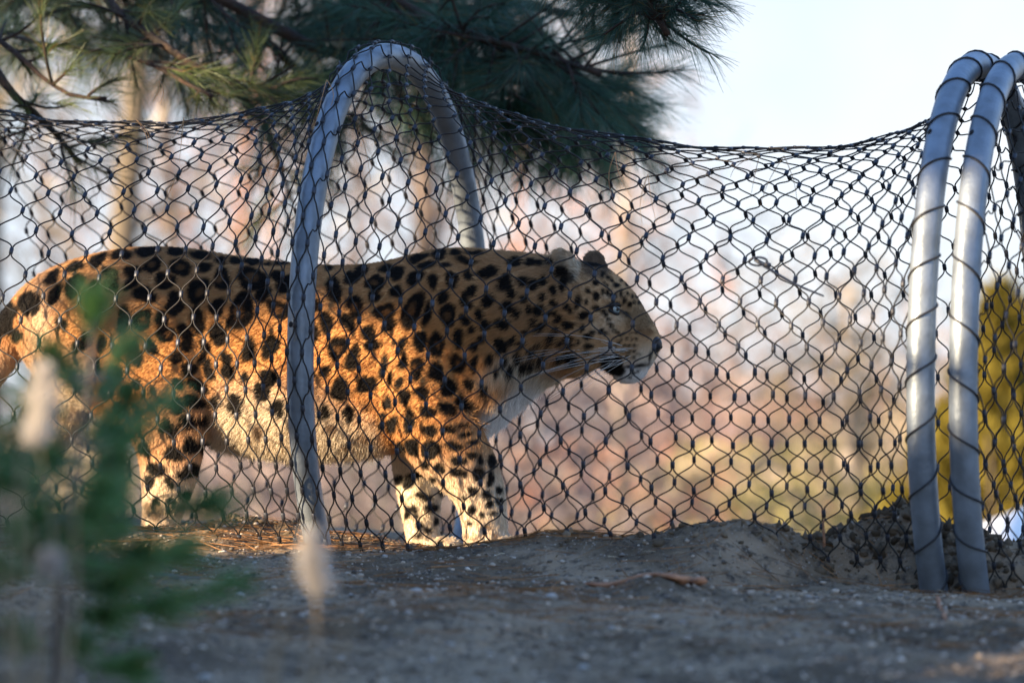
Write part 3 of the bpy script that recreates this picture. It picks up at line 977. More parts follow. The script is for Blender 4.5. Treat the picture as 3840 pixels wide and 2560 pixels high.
def coat(P, Nn):
    """colour and fur darkness at skin points"""
    near = ((P - BO3) @ LAT3) < 0.0
    facing = (Nn @ unit(EYE0 - np.array([0, 0, 0.3]))) > -0.25
    mirror = P - 2 * ((P - BO3) @ LAT3)[:, None] * LAT3
    Pq = np.where(facing[:, None], P, mirror)
    dark = np.zeros(len(P))
    brown = np.zeros(len(P))
    jx = 0.004 * (fbm(P[:, 0] * 60, P[:, 2] * 60, 61, 2))
    jz = 0.004 * (fbm(P[:, 0] * 60 + 9, P[:, 2] * 60 + 5, 67, 2))
    for p, rx, ry, ang, ring, sid in spots:
        D = Pq - p
        sel = np.nonzero((np.abs(D[:, 0]) < 0.10) & (np.abs(D[:, 2]) < 0.10) & (np.abs(D[:, 1]) < 0.13))[0]
        if not len(sel):
            continue
        small = min(1.0, max(rx, ry) / 0.02)
        dx, dz = D[sel, 0] + jx[sel] * small, -(D[sel, 2] + jz[sel] * small)
        ca, sa = math.cos(ang), math.sin(ang)
        u, v = (dx * ca + dz * sa) / rx, (-dx * sa + dz * ca) / ry
        # uneven blots rather than ellipses
        phi = np.arctan2(v, u)
        r = np.hypot(u, v) / (1 + 0.10 * np.sin(2 * phi + sid) + 0.08 * np.sin(3 * phi + sid * 2.3))
        edge = 0.0028 / max(min(rx, ry), 0.003)
        k_ = 1 - smooth01((r - 1 + edge) / (2 * edge))
        if ring == 2:
            brown[sel] = np.maximum(brown[sel], 0.75 * k_)
            continue
        if ring == 1:
            cx_, cz_ = 0.18 * math.sin(sid), 0.15 * math.cos(sid * 1.7)
            rr = np.hypot(u - cx_, v - cz_)
            hole = 1 - smooth01((rr - 0.22) / 0.3)
            brown[sel] = np.maximum(brown[sel], 0.8 * k_)
            k_ = k_ * (1 - 0.6 * hole)
        dark[sel] = np.maximum(dark[sel], k_)
    X, Y = to_px(Pq)
    # cream belly, chest, throat and inner legs
    belly = np.interp(X, [0, 300, 800, 1000, 1200, 1400, 1500, 1750, 1900, 2100, 2200, 2300, 2500], [1380, 1540, 1370, 1340, 1390, 1520, 1700, 1400, 1290, 1380, 1430, 1420, 1400])
    soft = np.interp(X, [0, 700, 1200, 1500, 1750, 2100], [150, 210, 240, 140, 150, 60])
    white = smooth01((Y - belly) / soft)
    lat = (P - BO3) @ LAT3
    leg_f = smooth01((np.abs(lat) - 0.045) / 0.03) * smooth01((X - 1400) / 60) * smooth01((1960 - X) / 60) * smooth01((Y - 1400) / 100)
    leg_h = smooth01((np.abs(lat) - 0.05) / 0.03) * smooth01((830 - X) / 60) * smooth01((X - 380) / 60) * smooth01((Y - 1350) / 100)
    white = white * (1 - 0.92 * leg_f) * (1 - 0.8 * leg_h)
    white = np.maximum(white, smooth01((Y - 1640) / 230) * 0.82)
    nlat = Nn @ LAT3
    inner = smooth01((nlat * np.sign(-lat)) * 2.0 - 0.1) * smooth01((Y - 1500) / 200)
    inner = np.where(X > 2100, 0, inner)
    white = np.maximum(white, 0.95 * inner)
    white = np.where(X < 330, np.maximum(white, smooth01((Y - 1230) / 250) * 0.8), white)
    white = np.maximum(white, np.exp(-((X - 150 - 0.0 * Y) / 55) ** 2 - ((Y - 1250) / 190) ** 2) * 0.6)
    chestw = smooth01((X - 1740) / 60) * smooth01((2080 - X) / 80) * smooth01((Y - 1400) / 90) * smooth01((lat + 0.085) / 0.03)
    white = np.maximum(white, chestw)
    # chin, muzzle lips, under-eye flecks and ear rims are pale
    for cx_, cy_, rx, ry, a_ in ((2375, 1412, 85, 55, 1.0), (2425, 1360, 60, 60, .85), (2300, 1190, 50, 30, .5), (2290, 1110, 40, 14, .35), (2120, 965, 60, 40, .35), (2260, 1230, 55, 30, .35)):
        white = np.maximum(white, a_ * np.exp(-(((X - cx_) / rx) ** 2 + ((Y - cy_) / ry) ** 2) ** 1.5))
    grey = smooth01((1280 - Y) / 260) * 0.5  # greyish upper coat, with some of the back's shade put into the colour
    tone = fbm(P[:, 0] * 9, P[:, 2] * 9, 71, 3) * 0.16
    orange = np.array([0.50, 0.245, 0.088])
    tan = np.array([0.47, 0.290, 0.150])
    cream = np.array([0.74, 0.63, 0.48])
    g = np.clip(grey + np.where(X > 2150, 0.55, 0) + smooth01((X - 1700) / 250) * 0.45, 0, 1)
    c_ = orange * (1 - g)[:, None] + tan * g[:, None]
    c_ = c_ * (1 + tone)[:, None]
    chestw = np.maximum(chestw, (X > 2280) * smooth01((Y - 1330) / 60))
    pale = cream * (1 - chestw)[:, None] + np.array([0.86, 0.86, 0.86]) * chestw[:, None]
    c_ = c_ * (1 - white)[:, None] + pale * white[:, None]
    c_ = c_ * (1 - brown)[:, None] + np.array([0.15, 0.068, 0.027]) * brown[:, None]
    for cx_, cy_, rx, ry, col_, a_ in ((2235, 990, 60, 55, (0.13, 0.085, 0.055), .95), (2100, 1010, 26, 60, (0.26, 0.21, 0.15), .8), (2150, 1000, 22, 50, (0.50, 0.44, 0.34), .7), (2125, 1040, 30, 26, (0.03, 0.025, 0.02), .9),
                                      (2400, 1180, 70, 60, (0.20, 0.135, 0.075), .7)):
        k_ = a_ * np.clip(1.4 * np.exp(-(((X - cx_) / rx) ** 2 + ((Y - cy_) / ry) ** 2) ** 2), 0, 1)
        if Y is not None and cy_ < 1100 and cx_ < 2300:
            k_ = k_ * (P[:, 2] > head_pt(2170, 1075)[2])
        c_ = c_ * (1 - k_)[:, None] + np.array(col_) * k_[:, None]
    # lower legs of the hindquarters tone into brown at the hock
    c_ = c_ * (1 - dark)[:, None] + np.array([0.010, 0.008, 0.007]) * dark[:, None]
    return c_, white, X, Y


M_SKIN = attr_mat("leopard_skin", rough=0.9, spec=0.05)
M_FUR = attr_mat("leopard_fur", rough=0.55, spec=0.25, trans=0.28)
vc, _, _, _ = coat(BV, BNRM)
set_col(bm_, vc)
bm_.polygons.foreach_set("use_smooth", np.ones(len(bm_.polygons), bool))
bm_.materials.clear()
leo = thing("leopard", "spotted orange leopard walking through the net tunnel, head held low and forward", "leopard",
            body_pt(1200, 2045, 0.0))
link("body", bm_, M_SKIN, leo)

# fur
NH = 260000
wgt = farea * np.where(to_px(BV[BT].mean(1))[0] < -300, 0.3, 1.0)
ti_ = RNG.choice(len(BT), NH, p=wgt / wgt.sum())
r1, r2 = np.sqrt(RNG.random(NH)), RNG.random(NH)
w0, w1, w2 = 1 - r1, r1 * (1 - r2), r1 * r2
HPs = BV[BT[ti_, 0]] * w0[:, None] + BV[BT[ti_, 1]] * w1[:, None] + BV[BT[ti_, 2]] * w2[:, None]
HNs = unit(BNRM[BT[ti_, 0]] * w0[:, None] + BNRM[BT[ti_, 1]] * w1[:, None] + BNRM[BT[ti_, 2]] * w2[:, None])
_, hwhite, hX, hY = coat(HPs[:1], HNs[:1])
hX, hY = to_px(HPs)
BA3 = np.array([BA[0], BA[1], 0])
flow = np.broadcast_to(-BA3 * 0.95 + np.array([0, 0, -0.3]), (NH, 3)).copy()
legm = smooth01((hY - 1480) / 250)
flow = flow * (1 - legm)[:, None] + legm[:, None] * np.array([-0.15, 0, -1.0])
noseP = head_pt(2440, 1280, 0)
hd = smooth01((hX - 2060) / 120)[:, None] * (np.where(hY < 1480, 1, 0))[:, None]
flow = flow * (1 - hd) + unit(HPs - noseP) * hd
chest = (smooth01((hX - 1750) / 100) * smooth01((2150 - hX) / 100) * smooth01((hY - 1250) / 120))[:, None]
flow = flow * (1 - chest) + chest * (np.array([0, 0, -1.0]) - 0.35 * BA3)
rump = smooth01((300 - hX) / 200)[:, None]
flow = flow * (1 - rump) + rump * (np.array([0, 0, -1.0]) - 0.6 * BA3)
flow = flow - HNs * np.sum(flow * HNs, 1)[:, None]
flow = unit(flow + 0.22 * RNG.normal(size=(NH, 3)))
hwhite = smooth01((hY - np.interp(hX, [0, 300, 800, 1000, 1200, 1400, 1500, 1750, 1900, 2100], [1380, 1560, 1420, 1400, 1440, 1560, 1720, 1420, 1310, 1400])) / 160)
length = np.full(NH, 0.0095)
length += 0.007 * smooth01((hX - 1650) / 250) * smooth01((2150 - hX) / 150)
length += 0.011 * hwhite * smooth01((1780 - hY) / 120) * (hX < 2150)
length += 0.016 * np.exp(-((hX - 2080) / 90) ** 2 - ((hY - 1330) / 110) ** 2)
length = np.where((hX > 2180) & (hY < 1480), 0.0065, length)
length = np.where((hX > 2300) & (hY < 1480), 0.0042, length)
length = np.where((hY > 1600) & (hwhite < 2) & ((hX < 800) | (hX > 1480)), np.minimum(length, 0.0085), length)
length *= 0.65 + 0.6 * RNG.random(NH)
lift = 0.28 + 0.15 * RNG.random(NH)
dirn = unit(flow + HNs * lift[:, None])
npt = 4
tt = np.linspace(0, 1, npt)
bend = flow - dirn
HP3 = HPs[:, None, :] + length[:, None, None] * (tt[None, :, None] * dirn[:, None, :] + (tt ** 2)[None, :, None] * (bend * 0.5 + np.array([0, 0, -0.18]))[:, None, :])
# a hair is coloured by the patch of coat that its middle lies over
hc, _, _, _ = coat(HPs + flow * (length * 0.62)[:, None], HNs)
hc = hc * (0.78 + 0.44 * RNG.random((NH, 1)))
fur = bpy.data.hair_curves.new("fur")
fur.add_curves([npt] * NH)
fur.attributes["position"].data.foreach_set("vector", HP3.astype(np.float32).ravel())
ra = fur.attributes.get("radius") or fur.attributes.new("radius", 'FLOAT', 'POINT')
rad = np.tile(np.array([0.00042, 0.00038, 0.00026, 0.00006], np.float32), NH)
ra.data.foreach_set("value", rad)
ca_ = fur.attributes.new("fcol", 'FLOAT_COLOR', 'POINT')
hc4 = np.hstack([hc, np.ones((NH, 1))]).astype(np.float32)
ca_.data.foreach_set("color", np.repeat(hc4, npt, axis=0).ravel())
link("fur", fur, M_FUR, leo)

# eye, nose, whiskers
M_NOSE = mat("nose_leather", (0.035, 0.026, 0.026), rough=0.42, var=0.4, var_scale=200, bump=0.2, bump_scale=400)
M_WHISK = mat("whisker_white", (0.8, 0.78, 0.74), rough=0.4, trans=0.3)


def eyeball(X, Y, mirror=False):
    p, n_ = on_body(X, Y)
    n_ = unit(n_)
    R = 0.0145
    c_ = p - n_ * (R * 0.62)
    look = unit(np.array([HN[1], -HN[0], 0]) * 0.75 - np.array([HN[0], HN[1], 0]) * 0.62 + np.array([0, 0, -0.05]))
    th = np.linspace(0, 2 * np.pi, 24, endpoint=False)
    a1 = unit(np.cross(look, [0, 0, 1.0]))
    a2 = np.cross(a1, look)
    rings, cols = [], []
    for t in [0.02, .14, .2, .24, .5, .62, .68, .8, 1.2, 1.7, 2.3, 3.1]:
        rings.append(c_ + R * (math.cos(t) * look + math.sin(t) * (np.cos(th)[:, None] * a1 + np.sin(th)[:, None] * a2)))
        col = (0.003, 0.003, 0.003) if t < .22 else (0.30, 0.36, 0.36) if t < .55 else (0.16, 0.19, 0.19) if t < .65 else (0.02, 0.015, 0.012) if t < 0.7 else (0.05, 0.035, 0.03)
        cols += [col] * 24
    V_, F_ = loft_rings(rings)
    cols += [cols[0], cols[-1]]
    mb = MB()
    mb.add(V_, F_, np.array(cols))
    m = attr_mat("eye_wet", rough=0.06, spec=0.8)
    return link("eye", mb.mesh("eye"), m, leo), c_, look, a1, a2, R


eye, ec, elook, ea1, ea2, eR = eyeball(2304, 1156)
M_LID = mat("eyelid_dark", (0.012, 0.010, 0.009), rough=0.6)
for nm, s_ in (("eyelid", 1), ("eyelid", -1)):
    t = np.linspace(-1.15, 1.15, 15)
    P = np.array([ec + (eR * 1.06) * unit(math.cos(a) * (0.8 * elook) + math.sin(a) * ea1 + ea2 * s_ * (0.62 if s_ > 0 else 0.55) * math.cos(a * 1.2) + ea2 * 0.15 * math.sin(a)) for a in t])
    link(nm, mesh_np(nm, *tube(P, np.interp(np.abs(t), [0, 1.15], [0.0040 if s_ > 0 else 0.0030, 0.0018]), 8)), M_LID, eye)

nb = MB()
ax_h = np.array([HN[1], -HN[0], 0])
la_h = np.array([HN[0], HN[1], 0])
for wv in (-1, 1):
    c_ = head_pt(2446, 1294, 0.010 * wv)
    u = np.linspace(0.03, np.pi - 0.03, 12)
    rings = [c_ + 0.0185 * math.cos(t) * unit(np.array([0, 0, 1]) + ax_h * 0.15) + math.sin(t) * (0.0195 * np.cos(TH)[:, None] * ax_h - 0.0155 * np.sin(TH)[:, None] * la_h) for t in u]
    nb.add(*loft_rings(rings))
tmp = bpy.data.objects.new("tmp", nb.mesh("tmp"))
COL.objects.link(tmp)
md = tmp.modifiers.new("r", 'REMESH')
md.mode, md.voxel_size = 'VOXEL', 0.0022
md2 = tmp.modifiers.new("s", 'SMOOTH')
md2.factor, md2.iterations = 0.5, 3
dg = bpy.context.evaluated_depsgraph_get()
nm_ = bpy.data.meshes.new_from_object(tmp.evaluated_get(dg))
bpy.data.objects.remove(tmp)
nm_.materials.clear()
nm_.polygons.foreach_set("use_smooth", [True] * len(nm_.polygons))
nose = link("nose", nm_, M_NOSE, leo)
for wv in (-1, 1):
    c_ = head_pt(2452, 1300, 0.010 * wv) + la_h * wv * 0.008 + ax_h * 0.006
    u = np.linspace(0.03, np.pi - 0.03, 8)
    rings = [c_ + 0.0062 * math.cos(t) * np.array([0, 0, 1.0]) + math.sin(t) * (0.009 * np.cos(TH)[:, None] * ax_h - 0.006 * np.sin(TH)[:, None] * la_h) for t in u]
    link("nostril", mesh_np("nostril", *loft_rings(rings)), M_HOLE, nose)
wrng = np.random.default_rng(3)
for i in range(22):
    X0, Y0 = 2290 + 90 * wrng.random(), 1285 + 75 * wrng.random()
    p, n_ = on_body(X0, Y0)
    if p is None:
        continue
    Ln = 0.09 + 0.10 * wrng.random()
    dr = unit(-ax_h * 1.0 - la_h * (0.35 + 0.3 * wrng.random()) + np.array([0, 0, 0.28 - 0.75 * (Y0 - 1285) / 75 + 0.25 * wrng.normal()]))
    t = np.linspace(0, 1, 12)
    P = p + np.outer(t * Ln, dr) + np.outer(t ** 2 * Ln, np.array([0, 0, -0.16]) - ax_h * 0.12)
    link("whisker", mesh_np("whisker", *tube(P, np.linspace(0.00065, 0.00018, 12), 5)), M_WHISK, leo)

# ------------------------------------------------------------------ pine needles and boughs
M_BARK = mat("pine_bark", (0.055, 0.030, 0.018), rough=0.9, color2=(0.020, 0.015, 0.012), var_scale=25, bump=0.8, bump_scale=70)
M_NEEDLE = attr_mat("pine_needle_green", rough=0.45, spec=0.4, trans=0.25)
M_LITTER = attr_mat("dry_needle_brown", rough=0.7, spec=0.2)
prng = np.random.default_rng(11)


def strips(P0, D, Ln, W, bend, nseg=2, rng=prng):
    """thin bent blades: roots P0, directions D, lengths Ln, widths W"""
    n = len(P0)
    side = unit(np.cross(D, rng.normal(size=(n, 3))))
    t = np.linspace(0, 1, nseg + 1)
    C_ = P0[:, None, :] + t[None, :, None] * (Ln[:, None] * D)[:, None, :] + (t ** 2)[None, :, None] * (bend * Ln[:, None])[:, None, :]
    wv = (W[:, None] * (1 - 0.6 * t[None, :]))[..., None] * side[:, None, :] * 0.5
    V_ = np.stack([C_ - wv, C_ + wv], 2)          # n, nseg+1, 2, 3
    m = (nseg + 1) * 2
    base = (np.arange(n) * m)[:, None, None]
    i = np.arange(nseg)
    q = np.stack([2 * i, 2 * i + 1, 2 * i + 3, 2 * i + 2], -1)[None]
    return V_.reshape(-1, 3), (q + base).reshape(-1, 4), m


def tufts(shoots, per, ln=0.075, width=0.0011, spread_=0.8, col=(0.030, 0.055, 0.040), colv=0.35, tip=None, rng=prng):
    """bottle-brush shoots: list of (base, tip) points"""
    S = np.array([s_[0] for s_ in shoots])
    E = np.array([s_[1] for s_ in shoots])
    n = len(S) * per
    k_ = np.repeat(np.arange(len(S)), per)
    u = rng.random(n) ** 0.75
    P0 = S[k_] + (E - S)[k_] * u[:, None]
    ax_ = unit(E - S)[k_]
    rd = rng.normal(size=(n, 3))
    rd = unit(rd - ax_ * np.sum(rd * ax_, 1)[:, None])
    op = spread_ * (1.15 - 0.6 * u)
    D = unit(ax_ + rd * op[:, None] * (0.7 + 0.6 * rng.random(n))[:, None])
    Ln = ln * (0.7 + 0.5 * rng.random(n))
    V_, F_, m = strips(P0, D, Ln, width * (0.8 + 0.5 * rng.random(n)), np.array([0, 0, -0.10]) + 0.08 * rng.normal(size=(n, 3)), rng=rng)
    shoot_tone = (1 - colv) + 2 * colv * rng.random(len(S))
    c_ = 1.3 * np.array(col) * (shoot_tone[k_] * (0.8 + 0.4 * rng.random(n)))[:, None]
    yel = rng.random(n) < 0.05
    c_[yel] = np.array([0.20, 0.13, 0.03])
    return V_, F_, np.repeat(c_, m, axis=0)


def bough(tree, pts, r0, r1, shoots, per=110, ln=0.075, col=(0.030, 0.058, 0.042), nside=8):
    """a branch with its twigs and needles. pts: world polyline"""
    P = np.array(pts)
    s = np.concatenate([[0], np.cumsum(np.linalg.norm(np.diff(P, axis=0), axis=1))])
    t = np.linspace(0, s[-1], max(8, int(s[-1] / 0.04)))
    C_ = np.stack([np.interp(t, s, P[:, i]) for i in range(3)], -1)
    for _ in range(4):
        C_[1:-1] = (C_[:-2] + 2 * C_[1:-1] + C_[2:]) / 4
    C_ += 0.006 * np.stack([fbm(t * 9, 0 * t + i * 7.3, 5 + i, 2) for i in range(3)], -1)
    mb = MB()
    mb.add(*tube(C_, np.interp(t, [0, s[-1]], [r0, r1]) * (1 + 0.18 * fbm(t * 60, 0 * t, 3, 2)), nside))
    sh = []
    for (f, off, L_) in shoots:
        i = int(f * (len(C_) - 1))
        base = C_[i]
        tipp = base + np.asarray(off) * L_
        mid = (base + tipp) / 2 + prng.normal(size=3) * 0.015
        tw = np.array([base, mid, tipp])
        tt_ = np.linspace(0, 1, 7)
        cv = (1 - tt_)[:, None] ** 2 * tw[0] + 2 * ((1 - tt_) * tt_)[:, None] * tw[1] + (tt_ ** 2)[:, None] * tw[2]
        mb.add(*tube(cv, np.linspace(0.0042, 0.0022, 7), 5))
        sh.append((cv[3] if L_ > 0.2 else cv[1], cv[6]))
    br = link("branch", mb.mesh("branch"), M_BARK, tree)
    if sh:
        nd = MB()
        V_, F_, C2 = tufts(sh, per, ln=ln, col=col)
        nd.add(V_, F_, C2)
        o = link("needles", nd.mesh("needles", False), M_NEEDLE, br)
        o["kind"] = "stuff"
    return br


def rand_shoots(n, lo=0.1, hi=1.0, length=(0.14, 0.28), bias=(0, 0, -0.1), jitter=0.8):
    out = []
    for _ in range(n):
        d_ = unit(prng.normal(size=3) * [1, 0.8, 0.8] * jitter + np.array(bias))
        out.append((lo + (hi - lo) * prng.random(), d_, length[0] + (length[1] - length[0]) * prng.random()))
    return out


pine = thing("pine_tree", "dark pine tree reaching its needled boughs over the net tunnel", "pine tree", (-3.2, 2.6, ground_z(-3.2, 2.6) - 0.05))
tz = float(ground_z(-3.2, 2.6)) - 0.1
zz = np.linspace(tz, 9.0, 40)
trk = np.stack([-3.2 + 0.05 * np.sin(zz * 1.1), 2.6 + 0.05 * np.cos(zz * 0.9), zz], -1)
link("trunk", mesh_np("trunk", *tube(trk, np.interp(zz, [tz, 9], [0.20, 0.05]), 14)), M_BARK, pine)
T0 = np.array([-3.2, 2.6, 1.7])
TH0 = np.array([-3.2, 2.6, 2.9])
dk = (0.028, 0.070, 0.046)
gr = (0.075, 0.100, 0.036)  # yellower green: sunlight on the looser boughs put into the needle colour
# the long dark limb over the hoop and its dense sprays
bough(pine, [TH0, PX(-500, -330, 9.8), PX(300, -210, 9.3), PX(760, -40, 9.1), PX(1180, 190, 9.1), PX(1500, 235, 9.2), PX(1900, 300, 9.3), PX(2250, 330, 9.3)], 0.028, 0.010,
      rand_shoots(130, 0.42, 1.0, (0.14, 0.30), (0.35, -0.1, -0.15)), 150, 0.085, dk)
bough(pine, [TH0 + [0, 0, .2], PX(-300, -400, 10), PX(700, -300, 9.6), PX(1300, -120, 9.5), PX(1800, -20, 9.5), PX(2150, 60, 9.4)], 0.045, 0.01,
      rand_shoots(140, 0.42, 1.0, (0.14, 0.30), (0.3, 0, -0.35)), 150, 0.085, (0.038, 0.088, 0.058))
bough(pine, [PX(1500, 235, 9.2), PX(1750, 420, 9.4), PX(2000, 400, 9.4), PX(2200, 430, 9.5), PX(2330, 440, 9.6)], 0.012, 0.006,
      rand_shoots(100, 0.25, 1.0, (0.10, 0.20), (0.45, 0, -0.1)), 140, 0.08, (0.030, 0.095, 0.055))
# the near, sharply seen spray
bough(pine, [PX(1750, -330, 8.4), PX(2150, -210, 8.2), PX(2350, -60, 8.05), PX(2460, 40, 8.0), PX(2500, 130, 7.95)], 0.02, 0.006,
      rand_shoots(48, 0.45, 1.0, (0.08, 0.17), (0.15, -0.1, -0.25)), 120, 0.072, dk)
bough(pine, [PX(2150, -210, 8.2), PX(2380, -90, 8.1), PX(2530, -40, 8.05), PX(2610, 0, 8.0)], 0.012, 0.005,
      rand_shoots(28, 0.35, 1.0, (0.07, 0.14), (0.35, 0, -0.25)), 110, 0.072, dk)
bough(pine, [PX(1250, -200, 9.3), PX(1500, 20, 9.1), PX(1800, 150, 9.0), PX(2050, 210, 8.95), PX(2250, 280, 8.9)], 0.014, 0.006,
      rand_shoots(85, 0.15, 1.0, (0.12, 0.28), (0.2, 0, -0.3)), 130, 0.085, (0.036, 0.090, 0.060))
bough(pine, [PX(1000, -200, 9.7), PX(1300, -40, 9.6), PX(1650, 40, 9.5), PX(1950, 20, 9.5)], 0.014, 0.006,
      rand_shoots(110, 0.1, 1.0, (0.14, 0.30), (0.1, 0, -0.3)), 130, 0.085, (0.042, 0.095, 0.062))
bough(pine, [PX(-100, -150, 9.6), PX(200, -60, 9.5), PX(500, -20, 9.5), PX(800, 20, 9.5)], 0.012, 0.006,
      rand_shoots(70, 0.1, 1.0, (0.12, 0.25), (0.1, 0, -0.3)), 110, 0.085, (0.045, 0.080, 0.050))
# looser, twiggy boughs with sunlit-coloured needles on the trunk's side
bough(pine, [T0, PX(-350, 60, 9.6), PX(0, 110, 9.2), PX(200, 180, 9.0), PX(300, 178, 8.9), PX(520, 215, 8.8), PX(720, 330, 8.75), PX(790, 365, 8.7)], 0.010, 0.004,
      rand_shoots(20, 0.4, 0.95, (0.08, 0.2), (0.2, 0, -0.3)) + rand_shoots(3, .95, 1, (.08, .12), (1, 0, .1)), 90, 0.075, gr)
bough(pine, [PX(340, -120, 9.0), PX(430, 60, 8.9), PX(560, 130, 8.85), PX(680, 220, 8.8), PX(830, 310, 8.8), PX(950, 350, 8.85), PX(1060, 365, 8.9)], 0.012, 0.005,
      rand_shoots(18, 0.2, 0.95, (0.10, 0.22), (0.3, 0, -0.4)) + rand_shoots(5, .9, 1, (.08, .14), (1, 0, .1)), 100, 0.075, gr)
bough(pine, [PX(-150, 60, 8.9), PX(30, 160, 8.8), PX(120, 270, 8.75), PX(230, 360, 8.7), PX(330, 405, 8.7), PX(400, 370, 8.7)], 0.008, 0.004,
      rand_shoots(10, 0.2, 1.0, (0.06, 0.16), (0.3, 0, 0.2)), 100, 0.075, gr)
bough(pine, [PX(-80, 180, 8.8), PX(10, 290, 8.75), PX(60, 390, 8.7), PX(160, 450, 8.8), PX(250, 540, 8.9), PX(300, 620, 9.0)], 0.012, 0.005,
      rand_shoots(10, 0.3, 1.0, (0.08, 0.18), (0.3, 0.2, -0.4)), 90, 0.075, gr)
bough(pine, [PX(820, 260, 9.0), PX(1000, 480, 9.6), PX(1050, 640, 9.9), PX(1100, 760, 10.1)], 0.012, 0.005,
      rand_shoots(14, 0.3, 1.0, (0.10, 0.2), (0.1, 0.3, -0.4)), 80, 0.085, (0.045, 0.065, 0.030))
bough(pine, [T0 + [0, 0, .5], PX(-200, -100, 9.8), PX(100, -30, 9.5), PX(350, 30, 9.4), PX(640, 90, 9.4), PX(980, 110, 9.5), PX(1200, 130, 9.5)], 0.011, 0.005,
      rand_shoots(80, 0.35, 1.0, (0.12, 0.26), (0.1, 0, -0.25)), 105, 0.085, (0.045, 0.080, 0.050))
bough(pine, [PX(900, 60, 9.1), PX(1150, 300, 9.5), PX(1300, 480, 9.8)], 0.012, 0.006, rand_shoots(30, 0.2, 1.0, (0.12, 0.22), (0.1, 0.1, -0.5)), 100, 0.085, (0.04, 0.06, 0.03))

# ------------------------------------------------------------------ unseen pine towards the sun, its crown shaped to cast shade and sun patches
SH_C = np.array([0.0, -0.6, 0.45]) + TO_SUN * 6.5
E1 = unit(np.array([-TO_SUN[1], TO_SUN[0], 0.0]))
E2 = np.cross(TO_SUN, E1)
if E2[2] < 0:
    E2 = -E2
lit = []      # gaps cut into the crown to aim sun patches: pixel, depth, radius
for X, Y, d, r in ((170, 1260, 8.3, .05), (260, 1400, 8.25, .07), (300, 1560, 8.25, .05), (600, 1500, 8.05, .05), (560, 1640, 8.05, .06), (620, 1750, 8.05, .075), (600, 1880, 8.05, .06),
                   (700, 1600, 8.05, .05), (1030, 1280, 8.0, .05), (900, 1480, 8.0, .04), (1030, 1660, 8.05, .06), (1180, 1760, 8.05, .05), (1470, 1370, 7.95, .045),
                   (1440, 1500, 7.95, .05), (1560, 1660, 7.95, .05), (1640, 1760, 7.95, .05), (1540, 1850, 8.1, .05), (1570, 1960, 8.1, .05), (1790, 1930, 7.95, .06), (1760, 2010, 7.95, .05),
                   (1640, 560, 8.5, .03), (1700, 720, 8.5, .045), (1750, 850, 8.5, .05), (3480, 690, 7.25, .03), (3460, 880, 7.25, .03), (3440, 1150, 7.25, .055),
                   (3430, 1320, 7.25, .06), (3430, 1500, 7.25, .045), (3600, 800, 7.2, .03), (1100, 2060, 7.7, .06), (900, 2030, 7.7, .05), (620, 2040, 7.7, .05), (200, 640, 8.2, .08), (60, 800, 8.2, .1), (350, 560, 8.6, .06),
                   (260, 360, 8.7, .05), (700, 400, 8.8, .05), (2900, 1250, 7.5, .05), (3150, 1300, 7.4, .06), (2650, 620, 7.7, .05), (1050, 360, 8.9, .05), (330, 1300, 5.3, .05), (150, 1530, 4.7, .06), (1178, 2110, 4.6, .03), (730, 1500, 8.05, .05), (740, 1650, 8.05, .05), (680, 1850, 8.05, .05), (680, 1350, 8.05, .04)):
    q = PX(X, Y, d) - SH_C
    lit.append((q @ E1, q @ E2, r))
lit = np.array(lit)
srng = np.random.default_rng(23)
shade = thing("pine_tree", "unseen pine tree with its crown shaped to shade the tunnel and leave sun patches", "pine tree",
              (SH_C[0], SH_C[1], ground_z(SH_C[0], SH_C[1])))
zz = np.linspace(float(ground_z(SH_C[0], SH_C[1])) - 0.1, 7.5, 30)
link("trunk", mesh_np("trunk", *tube(np.stack([SH_C[0] - 0.4 + 0 * zz, SH_C[1] + 0.06 * np.sin(zz), zz], -1), np.interp(zz, [0, 7.5], [0.17, 0.03]), 12)), M_BARK, shade)
NS = 84000
u = srng.uniform(-2.2, 6.6, NS)
v = srng.uniform(-1.9, 3.2, NS)
keep = np.ones(NS, bool)
gap = np.full(NS, 9.0)
for a_, b_, r in lit:
    gap = np.minimum(gap, np.hypot(u - a_, v - b_) - r)
keep = gap > 0.045
keep &= srng.random(NS) < 0.75 + 0.25 * smooth01((fbm(u * 3.1, v * 3.1, 90, 2) + 0.45) / 0.4)
u, v = u[keep], v[keep]
size = 1 + 0.9 * smooth01((gap[keep] - 0.06) / 0.12)
n = len(u)
P0 = SH_C + u[:, None] * E1 + v[:, None] * E2 + srng.normal(size=(n, 1)) * 0.45 * TO_SUN
gz = ground_z(P0[:, 0], P0[:, 1], False)
ok = P0[:, 2] > gz + 0.05
P0 = P0[ok]
size = size[ok]
n = len(P0)
D = unit(srng.normal(size=(n, 3)) + [0, 0, 0.2])
V_, F_, m = strips(P0, D, size * (0.06 + 0.04 * srng.random(n)), size * (0.04 + 0.02 * srng.random(n)), np.zeros((n, 3)), rng=srng)
mb = MB()
mb.add(V_, F_, np.repeat(np.array([0.03, 0.055, 0.035]) * (0.7 + 0.6 * srng.random((n, 1))), m, axis=0))
o = link("crown", mb.mesh("crown", False), M_NEEDLE, shade)  # screen of strips set square to the sun, shaped for its shade
for i in range(9):
    a_ = srng.uniform(-2, 6)
    zt = srng.uniform(0.6, 4.5)
    st = np.array([SH_C[0] - 0.4, SH_C[1], zt + 0.3])
    en = SH_C + a_ * E1 + (zt - SH_C[2]) * E2 * 1.0
    tt_ = np.linspace(0, 1, 12)[:, None]
    link("branch", mesh_np("branch", *tube(st + (en - st) * tt_ + np.array([0, 0, 0.2]) * np.sin(tt_ * np.pi), np.linspace(0.04, 0.01, 12), 6)), M_BARK, shade)

